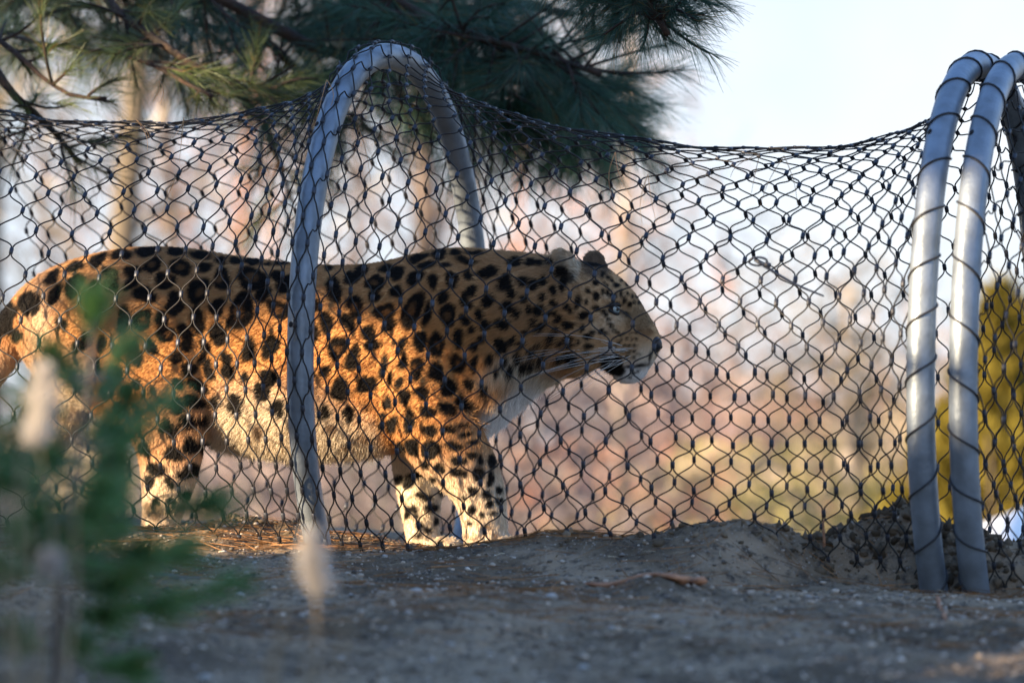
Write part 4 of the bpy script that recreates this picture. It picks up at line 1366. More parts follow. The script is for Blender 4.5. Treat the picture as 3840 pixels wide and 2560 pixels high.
# ------------------------------------------------------------------ background wood
brng = np.random.default_rng(5)
M_TWIG = attr_mat("twig_and_leaf", rough=0.8, spec=0.1, trans=0.2)
BARKS = [mat("bark_grey_brown", (0.15, 0.115, 0.10), rough=0.9, var=0.4, var_scale=6), mat("bark_tan", (0.17, 0.135, 0.095), rough=0.9, var=0.3, var_scale=5),
         mat("bark_pale", (0.48, 0.40, 0.33), rough=0.85, var=0.3, var_scale=7), mat("bark_orange", (0.42, 0.20, 0.11), rough=0.9, var=0.3, var_scale=5)]


def wood_tree(name, label, X, d, px_w, bark, leaf, n_leaf, crown_z, h, group, lean=0.0, crown_r=1.4, twigs=40):
    x = (X - 1920) * K * d
    y = d - DIST
    z0 = float(ground_z(x, y)) - 0.1
    r = px_w * K * d / 2
    e = thing(name, label, "tree", (x, y, z0 + 0.1), group)
    zz_ = np.linspace(z0, z0 + h, 18)
    ph = brng.random() * 6
    C_ = np.stack([x + lean * (zz_ - z0) + 0.03 * h * 0.3 * np.sin(zz_ * 0.7 + ph), y + 0.02 * h * 0.3 * np.cos(zz_ * 0.8 + ph), zz_], -1)
    mb_ = MB()
    mb_.add(*tube(C_, r * np.linspace(1.15, 0.3, 18), 9))
    nd_ = MB()
    for i in range(twigs):
        f = brng.uniform(0.12, 1.0)
        c_ = np.array([np.interp(f, np.linspace(0, 1, 18), C_[:, k_]) for k_ in range(3)])
        a_ = brng.uniform(0, 2 * np.pi)
        L_ = crown_r * brng.uniform(0.5, 1.1) * (1.15 - 0.6 * f)
        dv = np.array([math.cos(a_), math.sin(a_), brng.uniform(0.2, 1.1)])
        tt_ = np.linspace(0, 1, 6)[:, None]
        path = c_ + dv * L_ * tt_ + np.array([0, 0, 0.3]) * L_ * tt_ ** 2 + brng.normal(size=(6, 3)) * 0.04 * L_ * tt_
        mb_.add(*tube(path, r * np.linspace(0.28, 0.07, 6) * (1.1 - 0.6 * f), 5, cap=False))
    link("trunk", mb_.mesh("trunk"), BARKS[bark], e)
    u_ = brng.normal(size=(n_leaf, 3))
    u_ = unit(u_) * (brng.random((n_leaf, 1)) ** 0.45)
    clump = brng.normal(size=(26, 3))
    clump = unit(clump) * brng.random((26, 1)) ** 0.5
    near_ = clump[brng.integers(0, 26, n_leaf)]
    u_ = 0.45 * u_ + 0.75 * near_
    cz0, cz1 = crown_z
    P_ = np.array([x + lean * (cz0 + cz1) / 2, y, (cz0 + cz1) / 2]) + u_ * np.array([crown_r, crown_r, (cz1 - cz0) / 2])
    P_ = P_[P_[:, 2] > ground_z(P_[:, 0], P_[:, 1], False)]
    n_ = len(P_)
    D_ = unit(brng.normal(size=(n_, 3)) + [0, 0, 0.3])
    sc_ = d / 30.0
    V2, F2, m2 = strips(P_, D_, sc_ * (0.10 + 0.14 * brng.random(n_)), sc_ * (0.025 + 0.03 * brng.random(n_)), 0.2 * brng.normal(size=(n_, 3)), rng=brng)
    cl = np.array(leaf) * brng.uniform(0.6, 1.3) * (0.6 + 0.8 * brng.random((n_, 1)))
    nd_.add(V2, F2, np.repeat(cl, m2, axis=0))
    link("crown", nd_.mesh("crown", False), M_TWIG, e)


PINK, TAN, MAUVE, RUST, OLIVE = (0.38, 0.29, 0.27), (0.38, 0.315, 0.22), (0.17, 0.145, 0.15), (0.48, 0.25, 0.17), (0.33, 0.295, 0.12)
G1 = "bare trees beyond the tunnel"
lab_bare = {PINK: "slender bare tree with pinkish twigs standing beyond the tunnel", TAN: "slender bare tree with straw coloured twigs standing beyond the tunnel",
            MAUVE: "slender bare tree with grey mauve twigs standing beyond the tunnel", RUST: "slender bare tree with rusty twigs standing beyond the tunnel"}
# trunks one can tell apart
wood_tree("bare_tree", "thick sunlit tan trunk standing behind the loose pine boughs", 400, 24, 120, 1, TAN, 300, (2.0, 7.0), 9, None, 0.045)
wood_tree("bare_tree", "broad tan trunk standing behind the leopard's rump", 30, 22, 130, 1, TAN, 500, (0.0, 6.0), 8, None, -0.03)
wood_tree("bare_tree", "grey brown trunk rising behind the hoop over the leopard", 1545, 26, 105, 0, PINK, 250, (2.0, 7.0), 9, None, 0.004)
wood_tree("bare_tree", "thin grey trunk rising behind the leopard's back", 720, 27, 60, 0, PINK, 250, (0.5, 7.0), 9, None, -0.03)
wood_tree("bare_tree", "slim pinkish trunk rising behind the leopard's chin", 2370, 30, 50, 2, PINK, 700, (-1.0, 3.0), 9, None, 0.0)
wood_tree("bare_tree", "pale straight trunk between the leopard's head and the paired hoops", 3190, 30, 70, 2, TAN, 500, (-1.0, 2.0), 2.7, None, 0.0, 1.0, 10)
spec = [(150, 34, 40, 0, PINK, 3200), (560, 38, 36, 0, MAUVE, 3400), (900, 33, 44, 3, TAN, 3400), (1150, 40, 30, 0, PINK, 3200), (1330, 31, 36, 0, MAUVE, 3000), (1750, 36, 32, 0, PINK, 2600), (1950, 33, 28, 3, MAUVE, 2600),
        (2150, 40, 40, 3, RUST, 3000), (2550, 42, 28, 0, PINK, 2200), (2750, 46, 26, 3, PINK, 2000), (2950, 44, 26, 0, TAN, 2000), (3350, 46, 24, 0, PINK, 1800), (3550, 40, 24, 3, TAN, 1800), (250, 45, 30, 0, MAUVE, 3000), (1050, 47, 30, 3, PINK, 3000)]
for X, d, w, bk, lf, nl in spec:
    low = X > 2050
    wood_tree("bare_tree", lab_bare[lf], X, d, w, bk, lf, int(nl * (0.10 if low else 0.06)), (-1.2, (2.2 if X > 2400 else 3.4) if low else 7.0), (2.6 if X > 2400 else 3.4) if low else 9.0, G1, brng.normal() * 0.02, 2.0 if low else 2.4, 22 if low else 40)


def shrub(name, label, X, d, w, h, leaf, n_, group=None, cat="shrub", cone=False):
    x, y = (X - 1920) * K * d, d - DIST
    z0 = float(ground_z(x, y))
    e = thing(name, label, cat, (x, y, z0), group)
    mb_ = MB()
    for i in range(7):
        a_ = i / 7 * 6.28
        p0 = np.array([x, y, z0 - 0.05])
        p1 = p0 + np.array([math.cos(a_) * w * 0.3, math.sin(a_) * w * 0.3, h * 0.7])
        tt_ = np.linspace(0, 1, 5)[:, None]
        mb_.add(*tube(p0 + (p1 - p0) * tt_, np.linspace(0.02, 0.006, 5), 5))
    link("stem", mb_.mesh("stem"), BARKS[0], e)
    uz = brng.random(n_) ** (1.4 if cone else 0.9)
    prof = (1 - uz) ** 0.8 if cone else np.sqrt(np.clip(1 - (uz * 1.02 - 0.15) ** 2, 0.05, 1))
    a_ = brng.uniform(0, 2 * np.pi, n_)
    lump = 0.8 + 0.25 * np.sin(a_ * 3 + uz * 9) + 0.12 * np.sin(a_ * 7 - uz * 17)
    rr = w / 2 * prof * lump * brng.random(n_) ** 0.35
    P_ = np.stack([x + rr * np.cos(a_), y + rr * np.sin(a_), z0 + h * uz], -1)
    D_ = unit(brng.normal(size=(n_, 3)) * 0.6 + [0, 0, 0.8])
    sc_ = d / 25.0
    V2, F2, m2 = strips(P_, D_, sc_ * (0.06 + 0.10 * brng.random(n_)), sc_ * (0.03 + 0.03 * brng.random(n_)), 0.2 * brng.normal(size=(n_, 3)), rng=brng)
    cl = np.array(leaf) * brng.uniform(0.6, 1.25) * (0.55 + 0.9 * brng.random((n_, 1)))
    nd_ = MB()
    nd_.add(V2, F2, np.repeat(cl, m2, axis=0))
    link("crown", nd_.mesh("crown", False), M_TWIG, e)


shrub("golden_conifer", "golden yellow cone shaped conifer behind the paired hoops", 3760, 20, 2.0, 2.15, (0.22, 0.175, 0.03), 9000, cat="conifer", cone=True)
shrub("golden_conifer", "smaller olive conifer behind the paired hoops, beside the golden one", 3520, 24, 1.5, 1.5, (0.26, 0.21, 0.03), 5000, cat="conifer", cone=True)
SHRUB_LAB = {PINK: "leafless dry shrub with pinkish twigs below the bare trees", TAN: "leafless dry shrub with straw coloured twigs below the bare trees", MAUVE: "leafless dry shrub with grey mauve twigs below the bare trees",
             RUST: "leafless dry shrub with rusty twigs below the bare trees", OLIVE: "leafless dry shrub with olive twigs below the bare trees"}
G2 = "dry shrubs along the foot of the wood"
for X, d, w, h, lf in [(2250, 30, 3.2, 1.6, RUST), (2480, 33, 3.5, 2.0, PINK), (2700, 29, 3.0, 1.5, TAN), (2900, 31, 3.4, 1.6, OLIVE), (3100, 28, 3.0, 1.3, OLIVE), (3350, 34, 3.6, 1.9, TAN), (2050, 34, 3.4, 2.4, MAUVE), (2150, 27, 2.0, 2.3, MAUVE), (1980, 25, 1.6, 2.2, MAUVE),
                       (1750, 30, 3.2, 2.0, MAUVE), (1400, 28, 3.2, 1.7, MAUVE), (1100, 30, 3.4, 1.7, PINK), (800, 28, 3.0, 1.6, MAUVE), (500, 31, 3.4, 1.8, TAN), (200, 29, 3.2, 1.7, TAN), (3650, 40, 4.0, 1.8, TAN), (2600, 52, 6, 2.6, PINK), (3100, 55, 6, 2.4, PINK), (2850, 50, 6, 2.2, RUST)]:
    shrub("dry_shrub", SHRUB_LAB[lf], X, d, w, h * 0.85, lf, 560, G2)

# white ribbed panel lying beyond the paired hoops
M_WHITE = mat("white_paint", (0.78, 0.79, 0.80), rough=0.5, var=0.1)
pan = thing("white_panel", "white ribbed sheet sloping down behind the paired hoops", "panel", PX(3760, 2010, 12.0))
mb = MB()
c0, c1 = PX(3480, 2075, 11.0), PX(3960, 1890, 12.5)
for nm, a_, b_, h in (("board", 0.0, 0.30, 0.0), ("board", 0.34, 0.62, 0.015), ("board", 0.66, 1.0, 0.03)):
    dn = np.array([0.10, -0.5, -0.22])
    p = [c0 + dn * (1 - b_), c1 + dn * (1 - b_), c1 + dn * (1 - a_), c0 + dn * (1 - a_)]
    p = np.array(p) + [0, 0, h]
    th_ = np.array([0, 0, -0.03])
    Vp = np.vstack([p, p + th_])
    Fp = np.array([[0, 1, 2, 3], [7, 6, 5, 4], [0, 4, 5, 1], [1, 5, 6, 2], [2, 6, 7, 3], [3, 7, 4, 0]])
    link(nm, mesh_np(nm, Vp, Fp, False), M_WHITE, pan)
for X in (3560, 3880):
    q = c0 + (c1 - c0) * (X - 3480) / 480 + np.array([0.05, -0.25, -0.12])
    g_ = float(ground_z(q[0], q[1]))
    link("post", mesh_np("post", *tube([[q[0], q[1], g_ - 0.1], [q[0], q[1], q[2]]], 0.03, 10)), M_WHITE, pan)

# ------------------------------------------------------------------ litter on the soil
lrng = np.random.default_rng(31)


def scatter(n, xlo, xhi, dlo, dhi):
    d_ = lrng.uniform(dlo, dhi, n)
    X_ = lrng.uniform(xlo, xhi, n)
    x_ = (X_ - 1920) * K * d_
    return x_, d_ - DIST


# pebbles
x, y = scatter(17000, -100, 3940, 4.9, 7.95)
L_, lat_ = to_tun(x, y)
ok = (lat_ < -0.24) & (lrng.random(len(x)) < 0.35 + 0.65 * smooth01(fbm(x * 3, y * 3, 55, 2) + 0.5) )
x, y = x[ok], y[ok]
n = len(x)
z = ground_z(x, y)
ico = np.array([[0, 0, 1], [.89, 0, .45], [.28, .85, .45], [-.72, .53, .45], [-.72, -.53, .45], [.28, -.85, .45], [.72, .53, -.45], [-.28, .85, -.45], [-.89, 0, -.45], [-.28, -.85, -.45], [.72, -.53, -.45], [0, 0, -1]])
icf = np.array([[0, 1, 2], [0, 2, 3], [0, 3, 4], [0, 4, 5], [0, 5, 1], [1, 6, 2], [2, 7, 3], [3, 8, 4], [4, 9, 5], [5, 10, 1], [6, 7, 2], [7, 8, 3], [8, 9, 4], [9, 10, 5], [10, 6, 1], [11, 7, 6], [11, 8, 7], [11, 9, 8], [11, 10, 9], [11, 6, 10]])
sz = 0.0016 + 0.0045 * lrng.random(n) ** 3.2
V_ = np.stack([x, y, z + sz * 0.25], -1)[:, None, :] + ico[None] * (sz[:, None, None] * (0.75 + 0.5 * lrng.random((n, 12, 1)))) * np.stack([0.8 + 0.6 * lrng.random(n), 0.8 + 0.6 * lrng.random(n), 0.55 + 0.3 * lrng.random(n)], -1)[:, None, :]
tone = np.array([0.52, 0.44, 0.36]) * (0.18 + 1.1 * lrng.random((n, 1)) ** 1.6) + lrng.random((n, 1)) ** 18 * 0.35
me = mesh_np("gravel", V_.reshape(-1, 3), (icf[None] + (np.arange(n) * 12)[:, None, None]).reshape(-1, 3))
set_col(me, np.repeat(tone, 12, axis=0))
tag(link("gravel", me, attr_mat("pebble_stone", rough=0.8, spec=0.3)), "small grey pebbles strewn over the soil bank", "gravel", kind="stuff")
# crumbs and clods of soil, thickest on the two burrowed heaps
cx, cy = [], []
for Lc, sL, m_ in ((1.10, 0.12, 900), (-0.2, 0.17, 460), (0.55, 0.25, 200), (1.45, 0.2, 160), (0.1, 0.7, 300)):
    Lr = Lc + sL * lrng.normal(size=m_)
    p = tun(Lr, crest_lat(Lr) + 0.055 * lrng.normal(size=m_), 0)
    cx.append(p[:, 0])
    cy.append(p[:, 1])
x, y = np.concatenate(cx), np.concatenate(cy)
n = len(x)
heap = smooth01((to_tun(x, y)[0] - 0.92) / 0.08)
sz = 0.0016 + (0.0062 + 0.004 * heap) * lrng.random(n) ** (3 - 0.6 * heap)
z = ground_z(x, y)
V_ = np.stack([x, y, z + sz * 0.1], -1)[:, None, :] + ico[None] * (sz[:, None, None] * (0.35 + 1.2 * lrng.random((n, 12, 1)))) * (0.7 + 0.8 * lrng.random((n, 1, 3)))
me = mesh_np("soil_clods", V_.reshape(-1, 3), (icf[None] + (np.arange(n) * 12)[:, None, None]).reshape(-1, 3), False)
set_col(me, np.repeat((1 - 0.4 * heap)[:, None] * np.array([0.19, 0.145, 0.10]) * (0.5 + 0.9 * lrng.random((n, 1))), 12, axis=0))
M_CLOD = attr_mat("soil_crumb", rough=0.95, spec=0.1)
tag(link("soil_clods", me, M_CLOD), "dark crumbly clods heaped along the foot of the net", "soil", kind="stuff")
# fallen needles
x, y = scatter(2200, -100, 3940, 6.2, 7.8)
L_, lat_ = to_tun(x, y)
ok = (lat_ < -0.2) & (lrng.random(len(x)) < 0.15 + 0.85 * smooth01((fbm(x * 2.2 + 4, y * 4.2, 57, 2) + 0.25) * 1.6))
x, y = x[ok], y[ok]
p = tun(-0.15 + 0.25 * lrng.normal(size=500), -0.36 + 0.10 * lrng.normal(size=500), 0)
p2 = tun(0.42 + 0.10 * lrng.normal(size=260), -0.40 + 0.035 * lrng.normal(size=260), 0)
x, y = np.concatenate([x, p[:, 0], p2[:, 0]]), np.concatenate([y, p[:, 1], p2[:, 1]])
n = len(x)
a_ = lrng.normal(size=n) * 0.7
P0 = np.stack([x, y, ground_z(x, y) + 0.003 + 0.004 * lrng.random(n)], -1)
Ln = 0.05 + 0.06 * lrng.random(n)
D = np.stack([np.cos(a_) * np.sign(lrng.random(n) - 0.5), np.sin(a_) * 0.8, 0 * a_], -1)
D = unit(D)
E_ = P0 + D * Ln[:, None]
D[:, 2] = (ground_z(E_[:, 0], E_[:, 1]) + 0.004 + 0.006 * lrng.random(n) - P0[:, 2]) / Ln
V_, F_, m = strips(P0, D, Ln, 0.0012 + 0.0007 * lrng.random(n), 0.12 * lrng.normal(size=(n, 3)) * [1, 1, 0.15], rng=lrng)
mb = MB()
tn = np.array([0.34, 0.17, 0.07]) * (0.35 + 0.9 * lrng.random((n, 1)))
mb.add(V_, F_, np.repeat(tn, m, axis=0))
tag(link("needle_litter", mb.mesh("needle_litter", False), M_LITTER), "orange brown fallen pine needles scattered over the soil", "needles", kind="stuff")

# short bits of bleached straw and grass trodden into the bank
x, y = scatter(4200, -100, 3940, 5.4, 7.7)
L_, lat_ = to_tun(x, y)
ok = (lat_ < -0.42) & (lrng.random(len(x)) < 0.08 + 0.92 * smooth01((fbm(x * 1.6 + 2, y * 3.6, 59, 3) + 0.15) * 2.2))
x, y = x[ok], y[ok]
n = len(x)
a_ = lrng.uniform(0, 6.28, n)
P0 = np.stack([x, y, ground_z(x, y) + 0.001], -1)
D = unit(np.stack([np.cos(a_), np.sin(a_), np.abs(lrng.normal(size=n)) * 0.35], -1))
V_, F_, m = strips(P0, D, 0.008 + 0.022 * lrng.random(n), 0.0012 + 0.0012 * lrng.random(n), np.array([0, 0, -0.2]) + 0.2 * lrng.normal(size=(n, 3)), rng=lrng)
mb = MB()
tn = np.array([0.42, 0.35, 0.24]) * (0.3 + 0.9 * lrng.random((n, 1)))
mb.add(V_, F_, np.repeat(tn, m, axis=0))
tag(link("straw_litter", mb.mesh("straw_litter", False), M_LITTER), "short bleached bits of straw trodden into the bank", "straw", kind="stuff")

# bark strip, stick, stones
M_OBARK = mat("fallen_bark", (0.55, 0.27, 0.14), rough=0.85, color2=(0.32, 0.15, 0.085), var_scale=60, bump=0.6, bump_scale=160)
M_STICK = mat("weathered_stick", (0.17, 0.15, 0.14), rough=0.9, var=0.3, var_scale=30, bump=0.4)


def on_ground(X, Y):
    """follow the pixel's ray down to the soil"""
    for d in np.linspace(3.0, 8.3, 700):
        p = PX(X, Y, d)
        if p[2] < ground_z(p[0], p[1], False):
            return p
    return PX(X, Y, 7.8)


def lying(name, label, cat, a, b_, r, m, flat=0.6, wob=0.4, group=None):
    p0, p1 = on_ground(*a), on_ground(*b_)
    t = np.linspace(0, 1, 16)
    C_ = p0 + (p1 - p0) * t[:, None]
    C_[:, 1] += r * 1.5 * np.sin(t * 5)
    C_[:, 2] = ground_z(C_[:, 0], C_[:, 1]) + r * 0.45
    for _ in range(3):
        C_[1:-1, 2] = (C_[:-2, 2] + C_[1:-1, 2] * 2 + C_[2:, 2]) / 4
    rr = r * (1 + wob * fbm(t * 9, 0 * t + a[0], 13, 2)) * np.interp(t, [0, .08, .9, 1], [.45, 1, .9, .4])
    V2, F2 = tube(C_, rr, 9)
    zc_ = np.append(np.repeat(C_[:, 2], 9), [C_[0, 2], C_[-1, 2]])
    V2[:, 2] = zc_ + (V2[:, 2] - zc_) * flat
    return tag(link(name, mesh_np(name, V2, F2), m), label, cat, group)


lying("bark_strip", "flat orange strip of fallen pine bark on the soil", "bark", (2200, 2238), (2560, 2256), 0.019, M_OBARK, 0.28, 0.7)
lying("bark_chip", "short orange bark chip lying at the end of the long bark strip", "bark", (2545, 2260), (2640, 2256), 0.017, M_OBARK, 0.4, 0.8)
lying("stick", "grey weathered stick lying on the soil behind the pine sapling", "stick", (270, 2155), (780, 2160), 0.013, M_STICK, 0.9, 0.2)
lying("twig", "thin brown twig standing bent out of the soil below the paired hoops", "twig", (3515, 2235), (3545, 2350), 0.0045, M_OBARK, 1.0, 0.2)
M_STONE = mat("pale_stone", (0.50, 0.49, 0.47), rough=0.8, var=0.3, var_scale=80)
for i, (X, Y, r) in enumerate([(900, 2228, .009), (1150, 2205, .012), (1280, 2430, .008), (770, 2540, .012), (2290, 2380, .007), (2190, 2485, .009), (1690, 2405, .007), (2560, 2360, .007), (1620, 2455, .007), (640, 2235, .008), (3060, 2230, .006), (1560, 2250, .014), (2070, 2300, .010), (1240, 2135, .008)]):
    p = on_ground(X, Y)
    p[2] = ground_z(p[0], p[1]) + r * 0.25
    me = mesh_np("stone", p + ico * r * (0.8 + 0.4 * lrng.random((12, 1))) * [1.3, 1.1, 0.7], icf)
    o = link("stone", me, M_STONE)
    sb = o.modifiers.new("s", 'SUBSURF')
    sb.levels = sb.render_levels = 1
    tag(o, "small pale stone lying on the soil bank", "stone", "pale stones on the soil")
# clods at the feet of the paired hoops, big enough to pick out
for X, Y, r in [(3545, 2190, .022), (3300, 2085, .026), (3235, 2075, .02), (3350, 2030, .03), (3410, 2000, .03), (3400, 2080, .024), (3700, 2130, .025), (3770, 2110, .022), (3640, 2060, .026), (3580, 2080, .02), (3800, 2165, .018), (3260, 2130, .014)]:
    p = on_ground(X, Y)
    r *= 0.5
    p[2] = ground_z(p[0], p[1]) - r * 0.15
    th1 = np.linspace(0.05, np.pi - .05, 12)
    rings = []
    for t in th1:
        a2 = TH
        rad_ = r * (1 + 0.55 * fbm(np.cos(a2) * 2.4 + X, np.sin(a2) * 2.4 + t * 2.6, 91, 4))
        rings.append(p + np.stack([rad_ * np.sin(t) * np.cos(a2), rad_ * np.sin(t) * np.sin(a2), rad_ * np.cos(t) * 0.8], -1))
    V2, F2 = loft_rings(rings)
    mb = MB()
    mb.add(V2, F2, np.array([0.18, 0.137, 0.095]))
    tag(link("soil_clod", mb.mesh("soil_clod"), M_CLOD), "lumpy dark clod of soil beside the feet of the paired hoops", "clod", "clods by the paired hoops")

# dead stems sticking out of the bank between head and paired hoops
for X0, Y0, X1, Y1, r, lab in ((3095, 2070, 3085, 1925, .0035, "flat brown dead stem standing in the dip of the bank below the net"),
                               (3155, 2050, 3138, 1975, .0022, "thin dark dead stem beside the flat brown one in the dip")):
    p0 = on_ground(X0, Y0)
    p1 = PX(X1, Y1, p0[1] + DIST)
    t = np.linspace(0, 1, 8)[:, None]
    tag(link("dead_stem", mesh_np("dead_stem", *tube(p0 + [0, 0, -.02] + (p1 - p0 + [0, 0, .02]) * t, np.linspace(r, r * 0.4, 8), 6)), M_OBARK), lab, "stem")

# a cable tie left on the net and needle pairs caught in it
M_TIE = mat("black_plastic", (0.03, 0.034, 0.05), rough=0.4)
d_t = 7.27
pa, pb = PX(2830, 972, d_t), PX(3090, 1110, d_t)
tt_ = np.linspace(0, 1, 10)[:, None]
tie = thing("cable_tie", "dark plastic cable tie with a long loose tail caught on the net", "cable tie", pa)
V2, F2 = tube(pa + (pb - pa) * tt_ + np.array([0, 0, -0.006]) * np.sin(tt_ * np.pi), np.linspace(.0032, .0016, 10), 6)
link("tail", mesh_np("tail", V2, F2), M_TIE, tie)
th_ = np.linspace(0, 2 * np.pi, 20)
lp = pa + np.stack([0.016 * np.cos(th_) + 0.006, 0.006 * np.sin(th_), -0.007 * np.sin(th_) - 0.004], -1)
link("loop", mesh_np("loop", *tube(lp, .002, 6)), M_TIE, tie)
link("head", mesh_np("head", *tube([pa + [0.018, -.002, -.008], pa + [0.028, -.002, -.012]], .0045, 6)), M_TIE, tie)
M_DRY = mat("dry_needle", (0.45, 0.25, 0.11), rough=0.6)
nrng = np.random.default_rng(8)
for X, Y, XA, YA, XB, YB, d in [(2308, 570, 2300, 750, 2370, 740, 7.5), (2430, 655, 2408, 845, 2462, 835, 7.45), (2850, 575, 2740, 665, 2818, 725, 7.5), (2940, 585, 2850, 775, 2990, 770, 7.4), (595, 300, 575, 380, 600, 390, 8.0), (690, 440, 645, 520, 672, 610, 8.0),
                                (510, 448, 560, 520, 552, 570, 8.0), (1345, 480, 1348, 600, 1390, 680, 7.95), (1225, 300, 1180, 470, 1240, 400, 7.7), (660, 665, 625, 740, 610, 800, 7.9)]:
    p0 = PX(X, Y, d)
    e = thing("fallen_needle", "pair of dry pine needles caught in the net over the leopard's back" if X < 2000 else "pair of dry pine needles caught in the net between leopard's head and paired hoops", "pine needle", p0, "dry needle pairs caught in the net")
    for XE, YE in ((XA, YA), (XB, YB)):
        t = np.linspace(0, 1, 8)[:, None]
        p1 = PX(XE, YE, d - 0.005)
        link("needle", mesh_np("needle", *tube(p0 + (p1 - p0) * t + np.array([0.006 * nrng.normal(), 0, 0]) * np.sin(t * np.pi), np.linspace(.0009, .0004, 8), 5)), M_DRY, e)

# ------------------------------------------------------------------ foreground: pine sapling and plumed grass, near the lens
frng = np.random.default_rng(17)
D_S = 5.3


def fpx(X, Y, d=D_S):
    return PX(X, Y, d)


base = fpx(205, 2700)
base[2] = float(ground_z(base[0], base[1]))
sap = thing("pine_sapling", "small green pine sapling growing in front of the leopard's hindquarters", "sapling", base)
stem = np.array([base - [0, 0, .02], fpx(215, 2400), fpx(230, 2050), fpx(300, 1700), fpx(340, 1400), fpx(350, 1180)])
st_t = np.linspace(0, 1, 24)
stc = np.stack([np.interp(st_t, np.linspace(0, 1, 6), stem[:, i]) for i in range(3)], -1)
for _ in range(4):
    stc[1:-1] = (stc[:-2] + 2 * stc[1:-1] + stc[2:]) / 4
link("stem", mesh_np("stem", *tube(stc, np.linspace(0.006, 0.0022, 24), 8)), M_STICK, sap)
GREEN = (0.085, 0.19, 0.062)
for X0, Y0, X1, Y1, dd in [(345, 1300, 350, 1150, 0), (335, 1420, 470, 1300, .1), (335, 1420, 200, 1330, -.1), (320, 1560, 480, 1500, -.15), (320, 1560, 110, 1480, .1), (300, 1660, 500, 1620, .1), (300, 1660, 60, 1640, -.1), (290, 1720, 440, 1720, -.2),
                           (270, 1800, 30, 1800, .1), (265, 1850, 430, 1880, .15), (255, 1920, 770, 1890, -.05), (250, 1950, 80, 2000, .1), (245, 2000, 540, 2060, -.1), (240, 2050, 330, 2120, .15), (235, 2100, 20, 2140, .0), (225, 2250, 600, 2270, .1), (225, 2250, 400, 2310, -.1),
                           (220, 2300, 860, 2190, .2), (215, 2450, 480, 2500, .0), (215, 2420, 60, 2380, .1), (280, 1780, 380, 1840, -.3), (300, 1640, 420, 1600, -.3), (300, 1700, 180, 1720, -.3), (320, 1500, 420, 1420, .2), (330, 1480, 260, 1400, .2), (290, 1760, 430, 1790, .25), (280, 1840, 160, 1880, .25), (255, 1960, 430, 1980, .2), (245, 2030, 180, 2080, .2), (240, 2080, 480, 2140, .1), (320, 1620, 600, 1500, .2), (310, 1640, 120, 1570, .2), (300, 1700, 20, 1720, .2), (245, 2060, 680, 2060, .1), (250, 1980, 300, 2020, -.25), (240, 2100, 120, 2060, -.2), (260, 1900, 140, 1960, -.25), (235, 2150, 420, 2200, -.1), (225, 2280, 300, 2400, .1), (250, 1900, 350, 1930, -.3)]:
    p0, p1 = fpx(X0, Y0), fpx(X1, Y1, D_S + dd)
    t = np.linspace(0, 1, 8)[:, None]
    C_ = p0 + (p1 - p0) * t + np.array([0, 0, -0.012]) * np.sin(t * np.pi)
    br = link("branch", mesh_np("branch", *tube(C_, np.linspace(.0026, .0012, 8), 6)), M_STICK, sap)
    V2, F2, C2 = tufts([(C_[2], C_[7]), (C_[4], C_[7]), (C_[6], C_[7] + (C_[7] - C_[6]) * 0.5)], 90, ln=0.050, width=0.0016, spread_=1.0, col=GREEN, colv=0.3, rng=frng)
    mb = MB()
    mb.add(V2, F2, C2)
    o = link("needles", mb.mesh("needles", False), M_NEEDLE, br)
    o["kind"] = "stuff"

M_STRAW = mat("straw", (0.50, 0.40, 0.26), rough=0.8, var=0.25, trans=0.2)
M_PLUME = mat("seed_plume", (0.68, 0.64, 0.60), rough=0.9, trans=0.35)


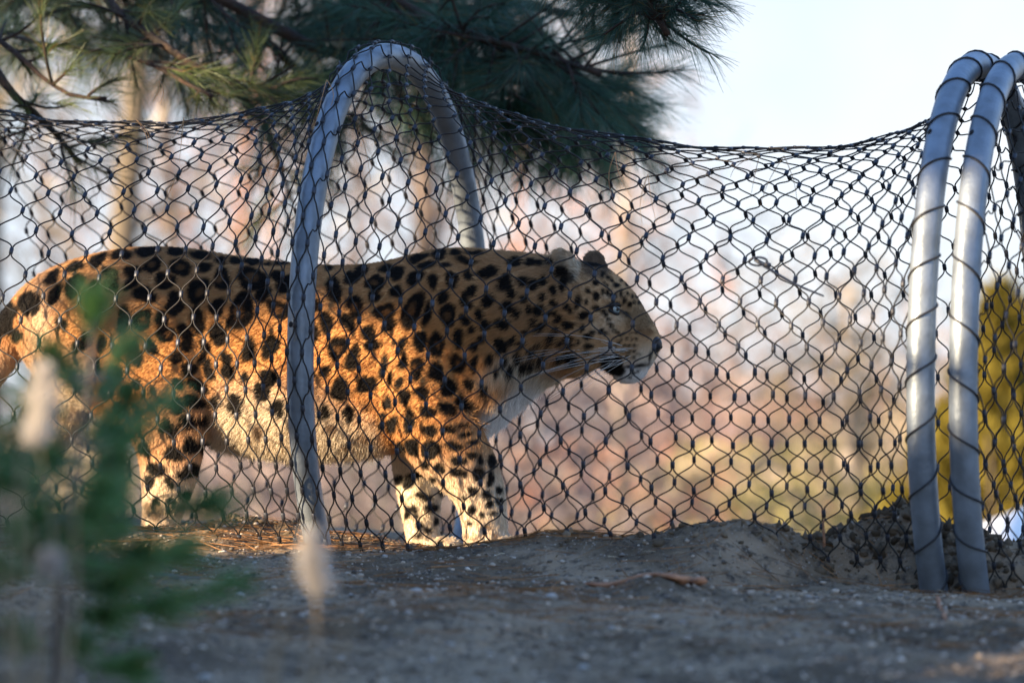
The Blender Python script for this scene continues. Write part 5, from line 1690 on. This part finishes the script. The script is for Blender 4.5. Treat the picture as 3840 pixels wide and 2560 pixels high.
def stalk(label, pts, d, r=0.0016, plume=None, group=None):
    P = [PX(X, Y, d) for X, Y in pts]
    g = P[0].copy()
    g[2] = float(ground_z(g[0], g[1], False))
    P = np.array([g] + P) if g[2] < P[0][2] else np.array(P)
    e = thing("grass_stalk", label, "grass stalk", g, group)
    s = np.linspace(0, 1, 20)
    C_ = np.stack([np.interp(s, np.linspace(0, 1, len(P)), P[:, i]) for i in range(3)], -1)
    for _ in range(3):
        C_[1:-1] = (C_[:-2] + 2 * C_[1:-1] + C_[2:]) / 4
    link("stem", mesh_np("stem", *tube(C_, np.linspace(r, r * 0.6, 20), 6)), M_STRAW, e)
    if plume:
        (X, Y, w, h, lean) = plume
        c_ = PX(X, Y, d)
        sc_ = K * d
        n_ = 1500
        uz = frng.uniform(-1, 1, n_)
        rr = np.sqrt(1 - uz ** 2) * (0.62 - 0.30 * uz) * (1 + 0.3 * np.sin(uz * 7)) * w * sc_ * np.abs(frng.normal(size=n_)) * 0.8
        a2 = frng.uniform(0, 6.28, n_)
        P_ = c_ + np.stack([rr * np.cos(a2) + lean * uz * h * sc_, rr * np.sin(a2), uz * h * sc_], -1)
        D_ = unit(np.stack([np.cos(a2), np.sin(a2), 0.9 + 0 * a2], -1) + 0.4 * frng.normal(size=(n_, 3)))
        V2, F2, m2 = strips(P_, D_, 0.008 + 0.008 * frng.random(n_), 0.0016 + 0 * uz, np.zeros((n_, 3)), rng=frng)
        link("plume", mesh_np("plume", V2, F2, False), M_PLUME, e)


stalk("grass stalk with a long drooping white plume beside the pine sapling", [(250, 2640), (235, 2300), (190, 1950), (150, 1680)], 4.7, plume=(150, 1530, 44, 150, 0.12))
stalk("grass stalk with a fat pale plume standing before the covered hoop's foot", [(1185, 2640), (1190, 2400), (1185, 2220)], 4.6, plume=(1178, 2120, 46, 112, -0.14))
stalk("grass stalk with a small pale plume under the pine sapling", [(170, 2640), (180, 2400), (188, 2250)], 4.4, plume=(190, 2130, 18, 42, 0.05))
G3 = "dry straw stalks in front of the bank"
for pts, d in (([(60, 2640), (75, 2300), (70, 1900), (75, 1700)], 4.3), ([(30, 2640), (20, 2200), (-5, 1850)], 4.2), ([(110, 2640), (160, 2330), (215, 2150)], 4.35), ([(80, 2640), (40, 2350), (5, 2150)], 4.2), ([(1010, 2640), (1060, 2300), (1085, 2060)], 4.3),
               ([(1130, 2640), (1180, 2540), (1320, 2390)], 4.2), ([(1250, 2640), (1290, 2400), (1300, 2320)], 4.25), ([(1140, 2640), (1150, 2400)], 4.3), ([(240, 2640), (250, 2500), (290, 2250), (280, 1950), (275, 1500)], 4.4), ([(1000, 2450), (1130, 2370), (1350, 2330)], 4.3),
               ([(150, 2640), (130, 2400), (130, 2200), (115, 1960)], 4.3)):
    stalk("bare straw coloured grass stalk growing among the pine sapling's branches" if pts[0][0] < 600 else "bare straw coloured grass stalk growing beside the fat pale plume", pts, d, 0.0024, None, G3)
